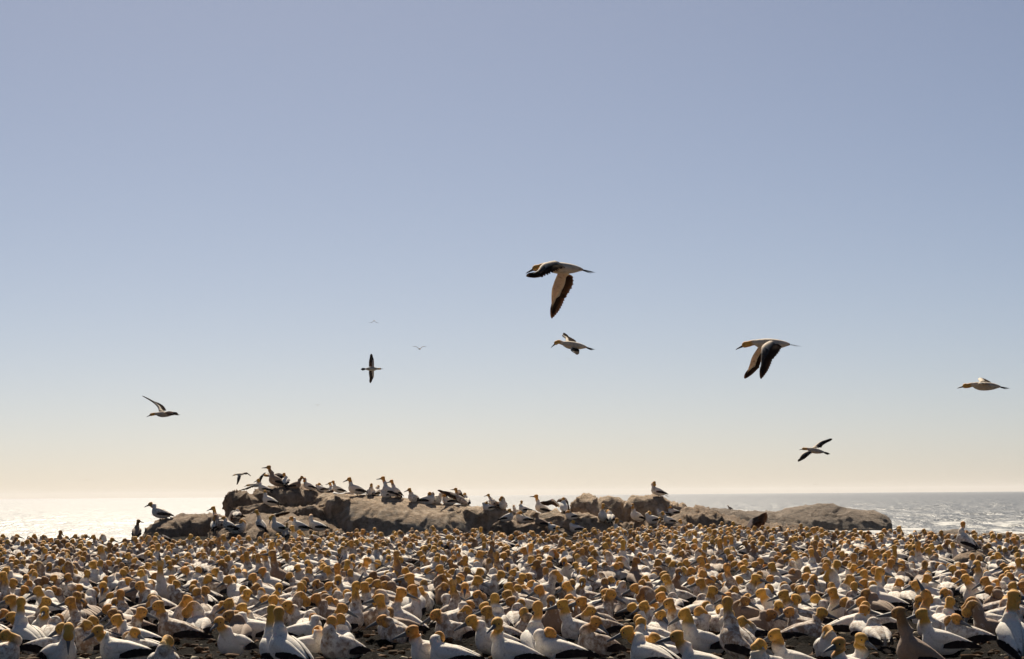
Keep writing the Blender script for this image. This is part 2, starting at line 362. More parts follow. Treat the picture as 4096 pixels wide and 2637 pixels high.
# ------------------------------------------------------------------ the colony: crown pixel (zoomed strips), pose, body heading, head heading, stain
# headings: R right, A away, L left, T towards the camera
HEAD = {'R': 0, 'RA': 45, 'A': 90, 'LA': 135, 'L': 180, 'LT': 225, 'T': 270, 'RT': 315}
STRIP = {
0: """195 715 u LA A 0;640 958 p RT T 0;585 955 b R A .6;915 980 s L LT .2;1085 880 s L L 0;1320 810 m R R .9;1490 750 m L L .9;1560 1072 b T T .5
2050 900 m LT LT 0;2200 845 s L L .2;115 855 s LA L .3;60 1020 b R R .5;430 715 m R R 1;110 695 m L L .2;555 875 s A A .6;790 932 b L L 1
720 665 m A A 1.2;510 615 s RT T .8;375 615 m L L .2;275 560 m A A .3;120 545 m RT R .3;672 597 l T R .6;890 625 s RA A .3;940 600 l A A .3
1310 570 m L L .6;1195 535 s L R .5;1230 460 s T A .4;1412 556 s A A .6;1495 370 k LT T 0;1582 375 m RT T .3;1645 560 s L R .8;1725 700 m RT R .6
1872 702 s R T 1.6;2088 757 s RT R .5;1856 433 m A A .3;2150 515 m L L 0;2365 495 m L L .2;2225 445 s A A .2;2020 445 s L L .3;1950 510 l R R .5
1735 435 m L L .5;1790 420 l A A .5;1680 390 l RA R .6;2140 330 s L L .3;1990 285 m RA A .5;2310 290 u L A .6;2375 320 s A A .9;1775 335 s A A .7
1655 318 s T T 1;1300 215 m LT L .9;1098 300 s T T .5;1212 305 s L L .6;1133 397 m A A 1.2;940 370 m A A .3;1018 375 s R R .3;806 463 m A A .1
655 492 m L LT .6;1382 397 s R R .6;1440 388 s A A .5;575 355 s R R .9;632 325 s R A .5;620 384 q L L 1.2;300 457 b L L .6;350 383 p L L 1.2
215 373 s LA A .7;460 395 s T T .6;452 318 s L L .5;322 325 s R R .8;215 328 l L A .5;105 335 s L L .4;42 342 s L L .5;40 286 s A A .5
302 284 s A A .3;422 260 m L A .3;738 325 s A A .7;505 310 s L A .5;1022 205 u RA A 1.8;938 235 u LT L .2;25 480 u L L .9;20 830 s R R .9
855 890 b L L .8;880 372 b L L .2;1250 1000 b L A .6;150 425 s A A 1;60 440 s L L .3;915 330 s A A .6;985 252 s A A .5;625 298 s A A .5
1165 205 s R A .5;1400 245 s R A .4;1430 290 l A A .4;1590 270 s L A .5;1570 235 m R A .4;1480 215 u LA A .3;1900 268 s A A .5;1755 300 b L L .1
1860 300 s A L .7;1920 330 s A A .6;2075 280 s A R .4;2250 245 p L L .5;2065 205 s A A .4;1920 185 m A A .5;1450 150 m LT R .3;1245 150 m A A .5
2090 135 u A L .4;2180 160 m LT R .1;830 195 s A R .3;212 200 m A A .5;70 180 m A A .8;420 190 s L L .6;650 210 s L L .7""",
1: """215 805 w LA A 0;155 788 u LA A .1;540 868 s R A .1;708 892 m LT A .7;792 870 m A A .2;590 985 b R R .1;1468 980 m L L 0;1705 1040 s L A .1
2012 885 s L L .2;2130 765 m LT L 0;2255 905 m L LT 0;1165 688 u L L .4;1350 630 u L R .2;1452 495 u A L 0;1472 600 u R L .3;440 670 p R R .8
806 775 m A R .3;850 645 s R A .5;50 630 s R A .4;180 698 b R R .3;435 605 s R R .5;442 558 s A A .5;165 280 w L L 1.5;65 282 u L L .5
20 312 u R A .6;285 305 m L L 0;480 370 s R T .5;440 300 s L L .5;530 265 m RA A .3;640 292 s R R .6;770 400 k R R .6;812 450 s A A 1.6
1000 350 u L R .5;1140 373 s R R .4;970 484 b L A 1.1;1102 477 m L L 2;1222 517 p L L 1.5;1222 473 l R A .6;1295 470 l A A .5;930 585 l A A 1
760 635 b T T .6;1310 400 s R R .5;1392 440 s L L .4;1512 440 s A A .6;1578 330 m L L 1.2;1728 415 m L L .5;1815 360 m T LT 1.9;1890 260 u L T 0
1955 330 u A A .3;2050 518 m A R .6;1952 580 m RT T .6;1755 580 b L L 1.5;1570 556 s A A .7;1672 556 l A A .9;2232 680 m A A .4;1955 795 b L L 1.2
2085 655 b R L .9;2360 580 m L L .3;2145 448 m R R .5;2240 470 s R R .6;2230 432 s A A .4;2095 285 m R R .4;1122 210 u A A .4;800 240 q LA L .4
892 185 u A A .9;1312 282 k R A 1.5;1530 285 s L L .4;1580 237 s R R .7;2205 190 k A A 1.8;2010 270 s A A .4;2320 300 m A L .8;360 250 m R R .5
350 370 l A A .4;890 365 q L T .5;960 308 s A A 1;640 235 s L A .5;1910 530 l L L .8;1890 500 s R R 1;1040 590 b RA A .6;1610 440 b R L .4
90 700 b R R .3;700 710 b R A .6;1000 405 b L A .5;1770 470 b R R .8;2240 390 s A A .4;2060 370 s A A .4;1750 330 s R R .3;1690 340 s R A .3
1940 215 s A A .5;1640 180 s A A .6;1330 195 s A A .5;1440 205 s L L .4;1350 250 s A R .6;1720 250 s A A .4;1880 225 s A A .5;1490 200 s L L .3
240 170 s R A .4;40 165 m A A .4;130 205 m R A 1.2;320 210 s L L .6;410 195 s A A .3;2380 340 s A A .5;2210 270 s R A .5;2130 205 m L A .5""",
2: """240 752 u A A 0;330 1000 b L L .1;365 700 m T T 1.6;110 815 s T A 1;250 605 m L L .3;760 895 m LT RT .9;1090 980 s LA L .1;1205 905 s L A .2
1178 880 s L A .3;1310 1052 b L L .2;1555 1028 m L L 0;1645 822 m LT L 0;1465 728 u L L .6;2012 708 w LA A .8;1935 790 l R A .3;1770 798 b R A .3
2150 895 b R A .6;2310 1105 b LT T .1;1870 613 m R R .7;2165 708 b L T 2;2330 638 m L L 0;1765 540 m LT L .4;1500 683 l A A .7;1765 688 l A A .8
1430 503 m LT LT .4;1400 612 b L L .3;1275 620 p L L 1.5;1145 593 s LT L .1;928 643 m R R .9;925 522 b A RA .1;770 392 u T RT 0;870 392 s A A 1.1
965 398 b L R .7;670 450 m A A .3;532 573 m L L .4;545 690 b R R .1;660 713 m LT L 1;720 800 b L L .8;490 350 m T T 0;328 382 s RA R .6
315 440 m RA A .8;155 495 s A R .5;172 333 m RA R .6;250 345 s L L .5;365 275 p R R .3;110 603 b R R .3;1362 363 m R R .8;1235 552 b R R 1.1
1330 487 l A A .6;1555 445 u LT T 2;1572 390 s A A .6;1680 440 s LT R .5;1785 463 m R R .5;1675 530 s L L .5;1865 520 b L L .9;2000 573 l A A .4
2010 400 k A A 1;2122 525 s LT R .4;2270 503 m R R .6;2315 353 m RA R .3;2372 400 s L L .1;2185 320 m A A .5;2170 365 s L L .5;1945 170 k A R .8
1990 150 k A A .1;1840 405 s A L .6;1882 330 s A A .8;1760 335 u LA L .4;1640 238 m A A 1;890 290 q R A .5;870 208 m A L .6;745 240 m LT L .2
1130 235 m L L .1;1297 205 u A A .2;1005 265 s L L .6;530 190 m L L .5;690 185 s R L .6;990 345 s A R .4;740 345 b R R .3;600 390 b A A .4
640 440 l A A .4;890 640 b R R .5;1260 755 s L L .6;2080 380 s L L .3;200 560 b R R .2;40 440 s A A .5;420 470 l A A .4;1240 430 l A A .5
30 290 s R A .9;110 250 u A L .6;180 215 k A R .4;610 315 s T A .2;655 260 u A A .8;1420 310 s R A .7;1500 265 s A R .3;1800 205 m R R .3
1870 175 m A A 1;2060 320 s L L .5;2180 190 m L L 1.3;2260 165 m R A .6;2280 250 s A A .5;2060 245 s A A .4;1720 275 q R R .5;1390 250 s A A .4
1200 240 s A A .4;860 150 m A A .3;770 170 m A A .4;600 215 s A R .7;480 240 s A A .8;1300 320 s A R .7;1560 200 m R A 1;1480 190 s A A .6
1710 170 s L L .2;2340 145 m R R .6;1010 160 m L L .4;2050 150 u A A .4""",
3: """668 1090 m L LT 0;868 1050 m R RT .1;62 1013 m L L 0;565 978 b T T 0;990 908 l A A .7;1240 808 w L L 2;1445 823 m L L 0;1405 703 m LT T .2
870 718 m L L .5;605 628 m LT L .1;590 580 s L A .5;150 650 m L L .8;28 830 s R R 1.8;312 608 m A A .2;265 690 s R R .5;460 690 b R R .4
1045 440 u A R 0;1215 548 m A R .4;1485 503 m LA R .1;1380 560 m L L .3;1312 570 s A R .6;890 550 s L L .2;805 573 m A A .9;768 508 m RA R .5
1845 503 m LT L 0;1650 632 b R R 0;2142 618 s T A 2;2278 655 w A R 0;2288 573 m A A .3;2310 745 m T A .5;1885 752 p L L 1.4;1735 873 b L L .6
2035 528 m L L .4;2182 555 s L L .4;2092 590 s A A .6;2350 545 s A A .6;1955 375 u RT LT .3;1680 533 l A R .5;1728 420 s L L .6;1630 400 s A A .3
1825 460 s RA R .5;1395 195 k L L .3;1140 360 u A R .1;935 378 m L L 1.7;540 398 m A A .1;645 372 m R R .3;430 508 s T T .6;235 450 b R R 1.6
40 392 m LT L .1;150 573 s A A .6;222 362 s T A .4;252 290 m L L .3;408 265 u RA A .2;585 292 m L L .2;345 310 s R R .6;872 440 b R L .3
365 430 p T T 1.1;800 312 u A A .6;958 275 u R A .2;1120 285 s L L .5;1512 257 m L L .4;1568 312 s A A .9;1465 378 m A A 1.1;1725 205 m L A 0
1345 285 m LA A .4;1350 388 s R A .7;1245 440 s A A .6;1240 365 s LT T .1;1030 365 s A A .3;1130 505 s A A .4;800 410 s R R .3;760 395 s A A .5
1600 520 l R R .4;1500 475 l A A .8;2040 465 l A A .4;2240 470 s T A 1;2260 490 s T R 1;2150 300 s A R .4;2100 330 s A A .3;2210 400 b R R 0
2340 350 u A A .2;2330 300 s A A .6;2380 425 s A A .5;2230 435 s A L .8;2370 500 s A A .6;1780 395 s R A .4;1000 430 m RA L .4;730 310 s T A .9
1540 185 s A A .5;1150 250 s L A .6;1080 225 s A A .4;900 240 s L R .6;850 170 l A A .6;1330 225 s L L .5;1230 215 s A A .3;1600 230 s A L .6
970 190 m L L 1;1050 175 m A A .6;690 130 m A A .4;940 130 u L A .2;1180 230 k A A .4;560 220 s L A .3;620 210 m A A 1.1;490 210 m A R .8;780 230 s A A .3
730 205 s A A .5;500 180 s A A .4;415 195 m A A .4;370 120 m A A .3;250 150 m A R .3;60 105 m LA A .2;1280 225 l A R .6;1380 140 s A R .7;1660 145 m A A .3
2020 125 s A A .7;2160 125 m LA R .4;1085 78 m L L .5;1185 100 m A A .4;1220 75 m A A .4;460 60 m L L .5;500 75 m A A .4;190 95 s LA A .1;2120 190 s A A .3
2270 160 s L A .8;2300 160 m T L .6;2375 215 s A A .3"""}
X0S = (0, 1024, 2048, 3072)
birds = []
for st, txt in STRIP.items():
    for item in txt.replace('\n', ';').split(';'):
        q = item.split()
        if len(q) < 6: continue
        birds.append(dict(x=X0S[st] + float(q[0]) / 2.336, y=2080 + float(q[1]) / 2.336, pose=q[2], face=HEAD[q[3]], head=HEAD[q[4]], dirt=float(q[5])))
# birds on the rocks: foot pixel, crown pixel y, pose, headings, stain, distance, where (for the label)
ROCK = """640 2079 2002 h L L .3 63.0|standing alone on the rounded left boulder
546 2150 2077 u A R 1.6 66|upright grey silhouette against the glittering sea left of the rounded boulder
1105 1951 1859 w L L 1.5 64.5|tallest dark bird on the summit of the long rock, beak level
1055 1972 1922 t L L .2 64.6|beside a landing bird at the left end of the rock summit
1078 2026 1957 h L A 0 62.6|on a ledge under the rock summit
1142 1945 1900 t A L .2 65.2|half hidden behind the tall dark bird on the rock summit
1180 1953 1901 m R R 1.5 64.6|resting just right of the tall dark bird on the summit
1234 1960 1910 q L T .1 64.6|preening alone right of the resting brown bird
1284 1965 1941 b L L .1 64.6|lying flat left of the crowd on the summit
1320 1966 1917 m A L .3 65.0|in the summit crowd, just right of the flat white bird
1352 1968 1915 t L L .1 64.5|in the summit crowd, beak pointing left
1368 1966 1932 s A A .3 65.2|low behind the left pointing bird of the summit crowd
1392 1975 1928 p R R .4 65.0|at the right end of the summit crowd
1423 1983 1901 t L L .1 64.2|standing clear with a long neck right of the summit crowd
1483 1982 1931 m T A .3 64.6|arched left bird of the pair preening on the slab top
1505 1982 1938 s A A .4 64.9|right bird of the pair preening on the slab top
1557 1990 1903 w L L .2 64.3|taller left bird of the tall pair on the slab
1583 1991 1916 w LT L .1 64.0|shorter right bird of the tall pair on the slab
1545 1988 1972 b L L .1 64.8|low between the tall pair and the preening pair
1655 2007 1949 m LT L .3 64.0|sitting upright between the tall pair and the bent bird
1708 2015 1963 b R L .2 63.8|bent over preening near the slab's right end
1738 2014 1960 s R A .3 64.2|upright behind the bent preening bird
1795 2016 1972 b L L .1 64.4|behind the bird beating its wings on the slab
1862 2020 1963 s A A .4 64.3|right of the bird beating its wings
858 2122 2058 t A A .1 61.2|left end of the lower ledge
874 2108 2024 u LA L .3 62.3|beak out to the left at the end of the lower ledge
892 2112 2056 p L L 1 61.8|brown streaked in the lower ledge cluster
952 2131 2075 b R L .4 61.2|orange nape turned back, lower ledge cluster
946 2075 2030 s A A .3 63.0|small behind the lower ledge cluster
1115 2132 2057 q L L 0 61.0|preening in front of the dark ledge
1198 2130 2064 h L L 0 61.0|beak lowered on the lower ledge
1267 2130 2057 q L A .1 61.0|right end of the lower ledge
1143 2150 2105 k A A .9 58.0|thin upright neck below the lower ledge
1975 2028 1975 t L L .5 63.5|on the slab end with an open beak
1953 2040 2023 b L L 0 63.0|lying at the slab's right end below the open beaked bird
1992 2030 1991 s L L 1.6 64.2|dark head peering left behind the preening bird
2012 2034 1983 p T L .2 63.4|arched preening bird at the slab end
2054 2032 1998 s R R .4 63.8|behind the arched preening bird
2070 2048 2004 m LT A .3 62.6|centre of the slab end cluster
2098 2048 2000 m L A .1 63.0|golden nape at the right of the slab end cluster
2030 2089 2032 h R L .2 61.0|golden back turned, standing on the dark block
2092 2090 2040 b L L .2 61.2|pale hunched beside the dark block
2165 2111 2046 q L L 2.4 60.4|sooty brown preening on the dark block's right
2168 2050 1966 w L L 0 63.0|tall neck beside the wing flapping bird
2285 2075 2045 b L L .1 61.8|flat white below the wing flapping bird
2215 2122 2099 b L L .2 59.8|low white below the sooty brown bird
2305 2128 2076 b L L 0 59.6|plump white with hidden head above the colony
2411 2089 2011 w T R .2 61.2|upright in front of the brown boulder
2440 2090 2035 s A A .3 61.5|behind the upright bird at the brown boulder
2630 1985 1923 q L T .3 64.0|alone on the top of the pointed boulder
2548 2090 2009 w LT T .1 61.0|curved neck looking down below the pointed boulder
2612 2092 2039 b L L .1 60.6|back turned white below the pointed boulder
2650 2066 2039 l L A .3 62.4|golden nape low below the pointed boulder
2676 2092 2041 m L L 0 60.8|beak left below the pointed boulder
2695 2058 2033 b L L .1 63.0|lying at the right foot of the pointed boulder
2482 2142 2066 u L R .2 57.5|stretched neck beak right above the colony
2920 2037 2022 h L L 1.2 178|tiny distant bird on the low hazy ridge
3865 2203 2081 w LA A .4 37.6|standing on the small boulder inside the colony, back turned"""

def px_head_scale(d): return F / d
def make_record_world(b):
    """turn the pixel of a crown into a place on the ground"""
    yaw = (b['head'] - b['face'] + 180) % 360 - 180
    rnd = random.Random(int(b['x'] * 13 + b['y'] * 7))
    b['rz'] = b['face'] + rnd.uniform(-14, 14)
    yaw += rnd.uniform(-10, 10)
    if b['pose'] in 'b': yaw = (150 if rnd.random() < .5 else -150) + rnd.uniform(-15, 15)
    b['yaw'] = max(-165, min(165, yaw)); b['jit'] = [rnd.uniform(-1, 1) for _ in range(5)]
    b.setdefault('scale', BS * rnd.uniform(.95, 1.06))
    g = body_geo(b['pose'], b['yaw'], b['dirt'], b['jit'], 2)
    c = Vector(g['crown']); c.rotate(Matrix.Rotation(R(b['rz']), 3, 'Z')); c *= b['scale']
    b['crown_off'] = c
    d = b.get('d')
    if d is None:
        d = solve_crown(b['x'], b['y'], c.z - .012)
        p = at(b['x'], b['y'], d); b['loc'] = Vector((p.x - c.x, p.y - c.y, p.z - c.z))
    b['dist'] = b['loc'].y if 'loc' in b else d
    return b

def build_bird(b, lod, name='gannet', eyes=True):
    g = body_geo(b['pose'], b['yaw'], b['dirt'], b['jit'], lod)
    root = empty(name, b['loc'], R(b['rz']), b['scale'])
    mesh_obj('body', g['V'], g['F'], M_PLUM, root, g['C'], g['D'])
    link_mesh('bill', SH['bill'], root, g['head'])
    lv = 0 if b['dirt'] < .3 else 1 if b['dirt'] < .75 else 2 if b['dirt'] < 1.3 else 3
    for s in (1, -1):
        w = link_mesh('wing', SH[('wing', s, lv)], root, g['bodym']); link_mesh('flight_feathers', SH[('ff', s)], w, Matrix())
        if eyes: link_mesh('eye', SH[('eye', s)], root, g['head'])
        if b['pose'] in STANDING: link_mesh('leg', SH[('leg', s)], root, Matrix())
    link_mesh('tail', SH['tail'], root, g['bodym'])
    return root

for b in birds: make_record_world(b)
# push apart the bodies that would share a place
for _ in range(6):
    for i, a in enumerate(birds):
        for c in birds[i + 1:]:
            dv = a['loc'].xy - c['loc'].xy
            if dv.length < .26 and dv.length > 1e-4:
                m = dv.normalized() * (.26 - dv.length) / 2 * Vector((.25, 1))
                for q, sg in ((a, 1), (c, -1)): q['loc'].x += sg * m.x; q['loc'].y += sg * m.y
for b in birds: b['loc'].z = ground_z(b['loc'].x, b['loc'].y) - .012; b['dist'] = b['loc'].y

rock_birds = []
for ln in ROCK.split('\n'):
    a, txt = ln.split('|'); q = a.split()
    b = dict(x=float(q[0]), fy=float(q[1]), y=float(q[2]), pose=q[3], face=HEAD[q[4]], head=HEAD[q[5]], dirt=float(q[6]), d=float(q[7]), where=txt, rock=True)
    make_record_world(b)
    want = (b['fy'] - b['y']) / F * b['d']
    if b['d'] < 200: b['scale'] *= max(.82, min(1.22, want / b['crown_off'].z))
    else: b['scale'] *= want / b['crown_off'].z
    b['loc'] = at(b['x'], b['fy'], b['d']); b['dist'] = b['d']
    rock_birds.append(b)

# fill: the small heads between and behind the ones placed by hand
placed = [b['loc'].xy for b in birds]
cell = {}
def near(p, r):
    k = (int(p[0] // 1), int(p[1] // 1))
    for i in (-1, 0, 1):
        for j in (-1, 0, 1):
            for q, rr in cell.get((k[0] + i, k[1] + j), ()):
                if (q[0] - p[0]) ** 2 + (q[1] - p[1]) ** 2 < max(r, rr) ** 2: return True
    return False
def put(p, r): cell.setdefault((int(p[0] // 1), int(p[1] // 1)), []).append((p, r))
for p in placed: put((p.x, p.y), .39)
fill = []; rf = random.Random(5)
TOP_Y = [(0, 2138), (300, 2142), (560, 2150), (860, 2148), (1050, 2142), (1330, 2124), (1700, 2116), (1960, 2118), (2250, 2130), (2420, 2112), (2600, 2096), (2800, 2090), (3050, 2100), (3300, 2110), (3560, 2120), (4096, 2130)]
def crest(x): return np.interp(x, [t[0] for t in TOP_Y], [t[1] for t in TOP_Y])
FILL_BOULDER = (39.0, 45.5)
for _ in range(26000):
    d = rf.uniform(20.5, 66); x = rf.uniform(-1, 1) * (d * .2226 + 1.0)
    r = .49 if d < 30 else .50 if d < 45 else .46
    if near((x, d), r): continue
    px, py = to_px((x, d, ground_z(x, d) + .30))
    if py < crest(px) : continue
    if abs(px - 3885) < 110 and 35 < d < 40: continue        # the small boulder stands there
    if d < 27 and any((px - gx) ** 2 + (py - gy) ** 2 < 55 ** 2 for gx, gy in ((420, 2460), (1450, 2450), (1470, 2520), (2560, 2440), (2600, 2580), (3410, 2500), (3400, 2570), (1740, 2480), (900, 2500), (3900, 2600))): continue
    put((x, d), r)
    pose = rf.choices('smulbphk', (56, 10, 2, 18, 10, 3, 0, 1))[0]
    face = rf.choices(('L', 'LA', 'LT', 'A', 'R', 'RA', 'T', 'RT'), (24, 14, 10, 20, 10, 10, 6, 6))[0]
    hd = face if rf.random() < .45 else rf.choice(('L', 'A', 'R', 'L', 'A', 'T'))
    fill.append(dict(x=px, y=py, pose=pose, face=HEAD[face], head=HEAD[hd], dirt=rf.choice((.1, .3, .5, .7, .9, 1.2, 1.6)), loc=Vector((x, d, ground_z(x, d) - .012)), dist=d, filler=True))
for b in fill:
    loc = b['loc']; b['d'] = b['dist']; make_record_world(b); b['loc'] = loc
infr = [b for b in birds + fill if 0 <= b['x'] <= 4096]
infr.sort(key=lambda b: b['dist'])
KEEP = 248
cut = infr[KEEP]['dist'] if len(infr) > KEEP else 1e9
single = [b for b in birds + fill if b['dist'] < cut and 0 <= b['x'] <= 4096]
mass = [b for b in birds + fill if not (b['dist'] < cut and 0 <= b['x'] <= 4096)]
print('BIRDS hand', len(birds), 'fill', len(fill), 'single', len(single), 'mass', len(mass), 'cut', cut, 'rock', len(rock_birds))

# ------------------------------------------------------------------ spread wings: covert shell plus every flight feather
def build_wing(root, Lp, Tp, up_side, inv, n_pri=10, n_sec=12, merged=False, dirt=.2, cov=.58):
    """Lp: shoulder, elbow, wrist, tip on the leading edge; Tp: trailing edge at the first three. World points; inv brings them into the bird's frame."""
    Lp = [inv @ Vector(p) for p in Lp]; Tp = [inv @ Vector(p) for p in Tp]
    Lc = catmull(np.array([tuple(p) for p in Lp]), 25); Tc = catmull(np.array([tuple(p) for p in Tp]), 17)
    # lengths
    chord0 = np.linalg.norm(Tc[8] - Lc[8])
    # upper side normal at a span station
    def nrm(i):
        i = min(i, 22); sp = Lc[i + 2] - Lc[max(i - 2, 0)]; ch = (Tc[min(i, 16)] - Lc[i]) if i <= 16 else (Tc[16] - Lc[16])
        n = np.cross(sp, ch) * up_side; return n / (np.linalg.norm(n) + 1e-9)
    ns, nc = 25, 6
    V = []; Cc = []
    hand_end = 21
    rows = [i for i in range(0, hand_end + 1)]
    prof = np.array([0, .55, 1.0, .8, .4, 0]); cx = np.array([0, .06, .25, .5, .8, 1.0])
    for side in (1, -1):
        for i in rows:
            l = Lc[i]
            if i <= 16: ch = (Tc[i] - l) * (cov if i > 2 else cov + .2 - .07 * i)
            else:
                q = (i - 16) / (hand_end - 16); base = (Tc[16] - Lc[16]) * cov; out = (Lc[24] - Lc[i]) * .30
                ch = base * (1 - q) * .75 + out * q * .5
            n = nrm(i); th = (.026 if i <= 10 else .026 - .017 * (i - 10) / 11) * (1 if side > 0 else .7)
            for c in range(nc):
                V.append(l + ch * cx[c] + n * side * th * prof[c] + n * .014 * math.sin(cx[c] * 3.14))
                q = i / 24
                if side > 0:
                    g = smooth01((cx[c] - .70 + .55 * smooth01((q - .30) / .28)) / .12) if q > .05 else smooth01((cx[c] - .8) / .1)
                    if q > .62: g = 1.0
                else: g = smooth01((q - .74) / .10 + (cx[c] - .9) * .5)
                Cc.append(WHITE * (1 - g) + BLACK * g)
    m = len(rows); F1 = grid_faces(m, nc); F2 = [f[::-1] for f in grid_faces(m, nc, m * nc)]
    Fc = F1 + F2
    if up_side < 0: Fc = [f[::-1] for f in Fc]
    w = mesh_obj('wing', np.array(V), Fc, M_PLUM, root, np.array(Cc), np.full(len(V), dirt))
    feats = []
    def feather(a, tip, width, n, k, taper=.8):
        a, tip = np.array(a), np.array(tip); d = tip - a; ln = np.linalg.norm(d); d = d / ln
        ac = np.cross(n, d); ac /= np.linalg.norm(ac) + 1e-9
        path = [a + d * ln * t + n * (.010 * math.sin(t * 3.1) - .0012 * k) for t in (0, .3, .65, .88, 1.0)]
        return blade(path, [ac] * 5, [width * .7, width, width, width * taper, width * .18], n)
    for k in range(1, n_sec):
        t = (k + .5) / n_sec * 16; i0 = int(t); f = t - i0
        l = Lc[i0] * (1 - f) + Lc[min(i0 + 1, 16)] * f; te = Tc[i0] * (1 - f) + Tc[min(i0 + 1, 16)] * f
        n = nrm(i0); sp = np.linalg.norm(Tc[16] - Tc[0]) / n_sec
        feats.append(('secondary_feather', feather(l + (te - l) * cov * .7 + n * .0085, te + (te - l) * (.035 if k % 2 else .0), max(.038, sp * .95), n, k % 3)))
    tipv = Lc[24]
    for k in range(n_pri):
        q = k / (n_pri - 1)
        i0 = 16 + q * 4.6; ii = int(i0); root_p = Lc[ii] + (Lc[min(ii + 1, 24)] - Lc[ii]) * (i0 - ii)
        root_p = root_p + (Tc[16] - Lc[16]) * .22 * (1 - q) + nrm(20) * .010
        bul = math.sin(math.pi * q) * .10
        tip = Tc[16] * (1 - q) + tipv * q + ((Tc[16] - Lc[16]) * .6 + (tipv - Lc[16]) * .35) * bul * 1.3
        if q > .93: tip = tip - (tip - root_p) * .02
        width = .026 + .012 * (1 - q)
        feats.append(('primary_feather', feather(root_p, tip, width, nrm(20), k % 3, .75)))
    if merged:
        Vm, Fm = merge([f for _, f in feats]); mesh_obj('flight_feathers', Vm, Fm, M_FEATH, w)
    else:
        for nm, (v, f) in feats: mesh_obj(nm, v, f, M_FEATH, w)
    return w

BODYF = np.array([(-.305, .020, -.305, -.012, .016), (-.25, .047, -.25, -.040, .046), (-.15, .075, -.16, -.074, .080), (-.03, .090, -.04, -.092, .098),
    (.08, .090, .08, -.092, .100), (.145, .080, .15, -.078, .090), (.185, .070, .195, -.060, .074), (.215, .063, .225, -.042, .060), (.235, .058, .240, -.030, .052)])
BODYF[:6, 1] *= .92; BODYF[1:4, 3] *= np.array((.75, .86, .95)); BODYF[1:4, 4] *= np.array((.8, .9, .97))
def flyer(name, region, K, c, f, up, wings, label, hz=-.03, hp=-20, lod=0, merged=False, n=(10, 12), group='gannets flying over the colony', cat='flying gannet', dirt=.2, covs=(.58, .58)):
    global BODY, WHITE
    white0 = WHITE; WHITE = np.array((.66, .55, .42))  # white plumage darkened to tan: backlit shade put into the flyers' colour
    x0, y0, z = region; d = F * BS / K
    P = lambda x, y, dep=0: at(x0 + x / z, y0 + y / z, d + dep * BS)
    o = P(*c)
    fv = Vector((f[0], f[2], f[1])).normalized(); uv = Vector((up[0], up[2], up[1])); lv = uv.cross(fv).normalized(); uv = fv.cross(lv)
    M = Matrix(((fv.x, lv.x, uv.x, o.x), (fv.y, lv.y, uv.y, o.y), (fv.z, lv.z, uv.z, o.z), (0, 0, 0, 1))) @ Matrix.Scale(BS, 4)
    root = empty(name, o); root.matrix_world = M; inv = M.inverted()
    POSES['_'] = (0, 0, .150, hz, hp, 12); keep = BODY; BODY = BODYF
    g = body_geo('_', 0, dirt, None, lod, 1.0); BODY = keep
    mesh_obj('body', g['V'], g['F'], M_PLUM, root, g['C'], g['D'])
    link_mesh('bill', SH['bill'], root, g['head']); link_mesh('tail', SH['tail'], root, Matrix())
    if lod < 2:
        for s in (1, -1): link_mesh('eye', SH[('eye', s)], root, g['head'])
    for wi, (Lp, Tp) in enumerate(wings):
        a = [P(*q) for q in Lp]; b = [P(*q) for q in Tp]
        side = 1 if (a[2] - o).dot(lv) > 0 else -1
        # shoulder starts inside the body
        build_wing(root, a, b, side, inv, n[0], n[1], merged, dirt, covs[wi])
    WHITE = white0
    tag(root, label, cat, group)
    return root

def raised(root, region, d, Lp, Tp, up_side):
    x0, y0, z = region
    bpy.context.view_layer.update()
    P = lambda x, y, dep=0: at(x0 + x / z, y0 + y / z, d + dep * BS)
    build_wing(root, [P(*q) for q in Lp], [P(*q) for q in Tp], up_side, root.matrix_world.inverted(), 8, 8, True, .0)

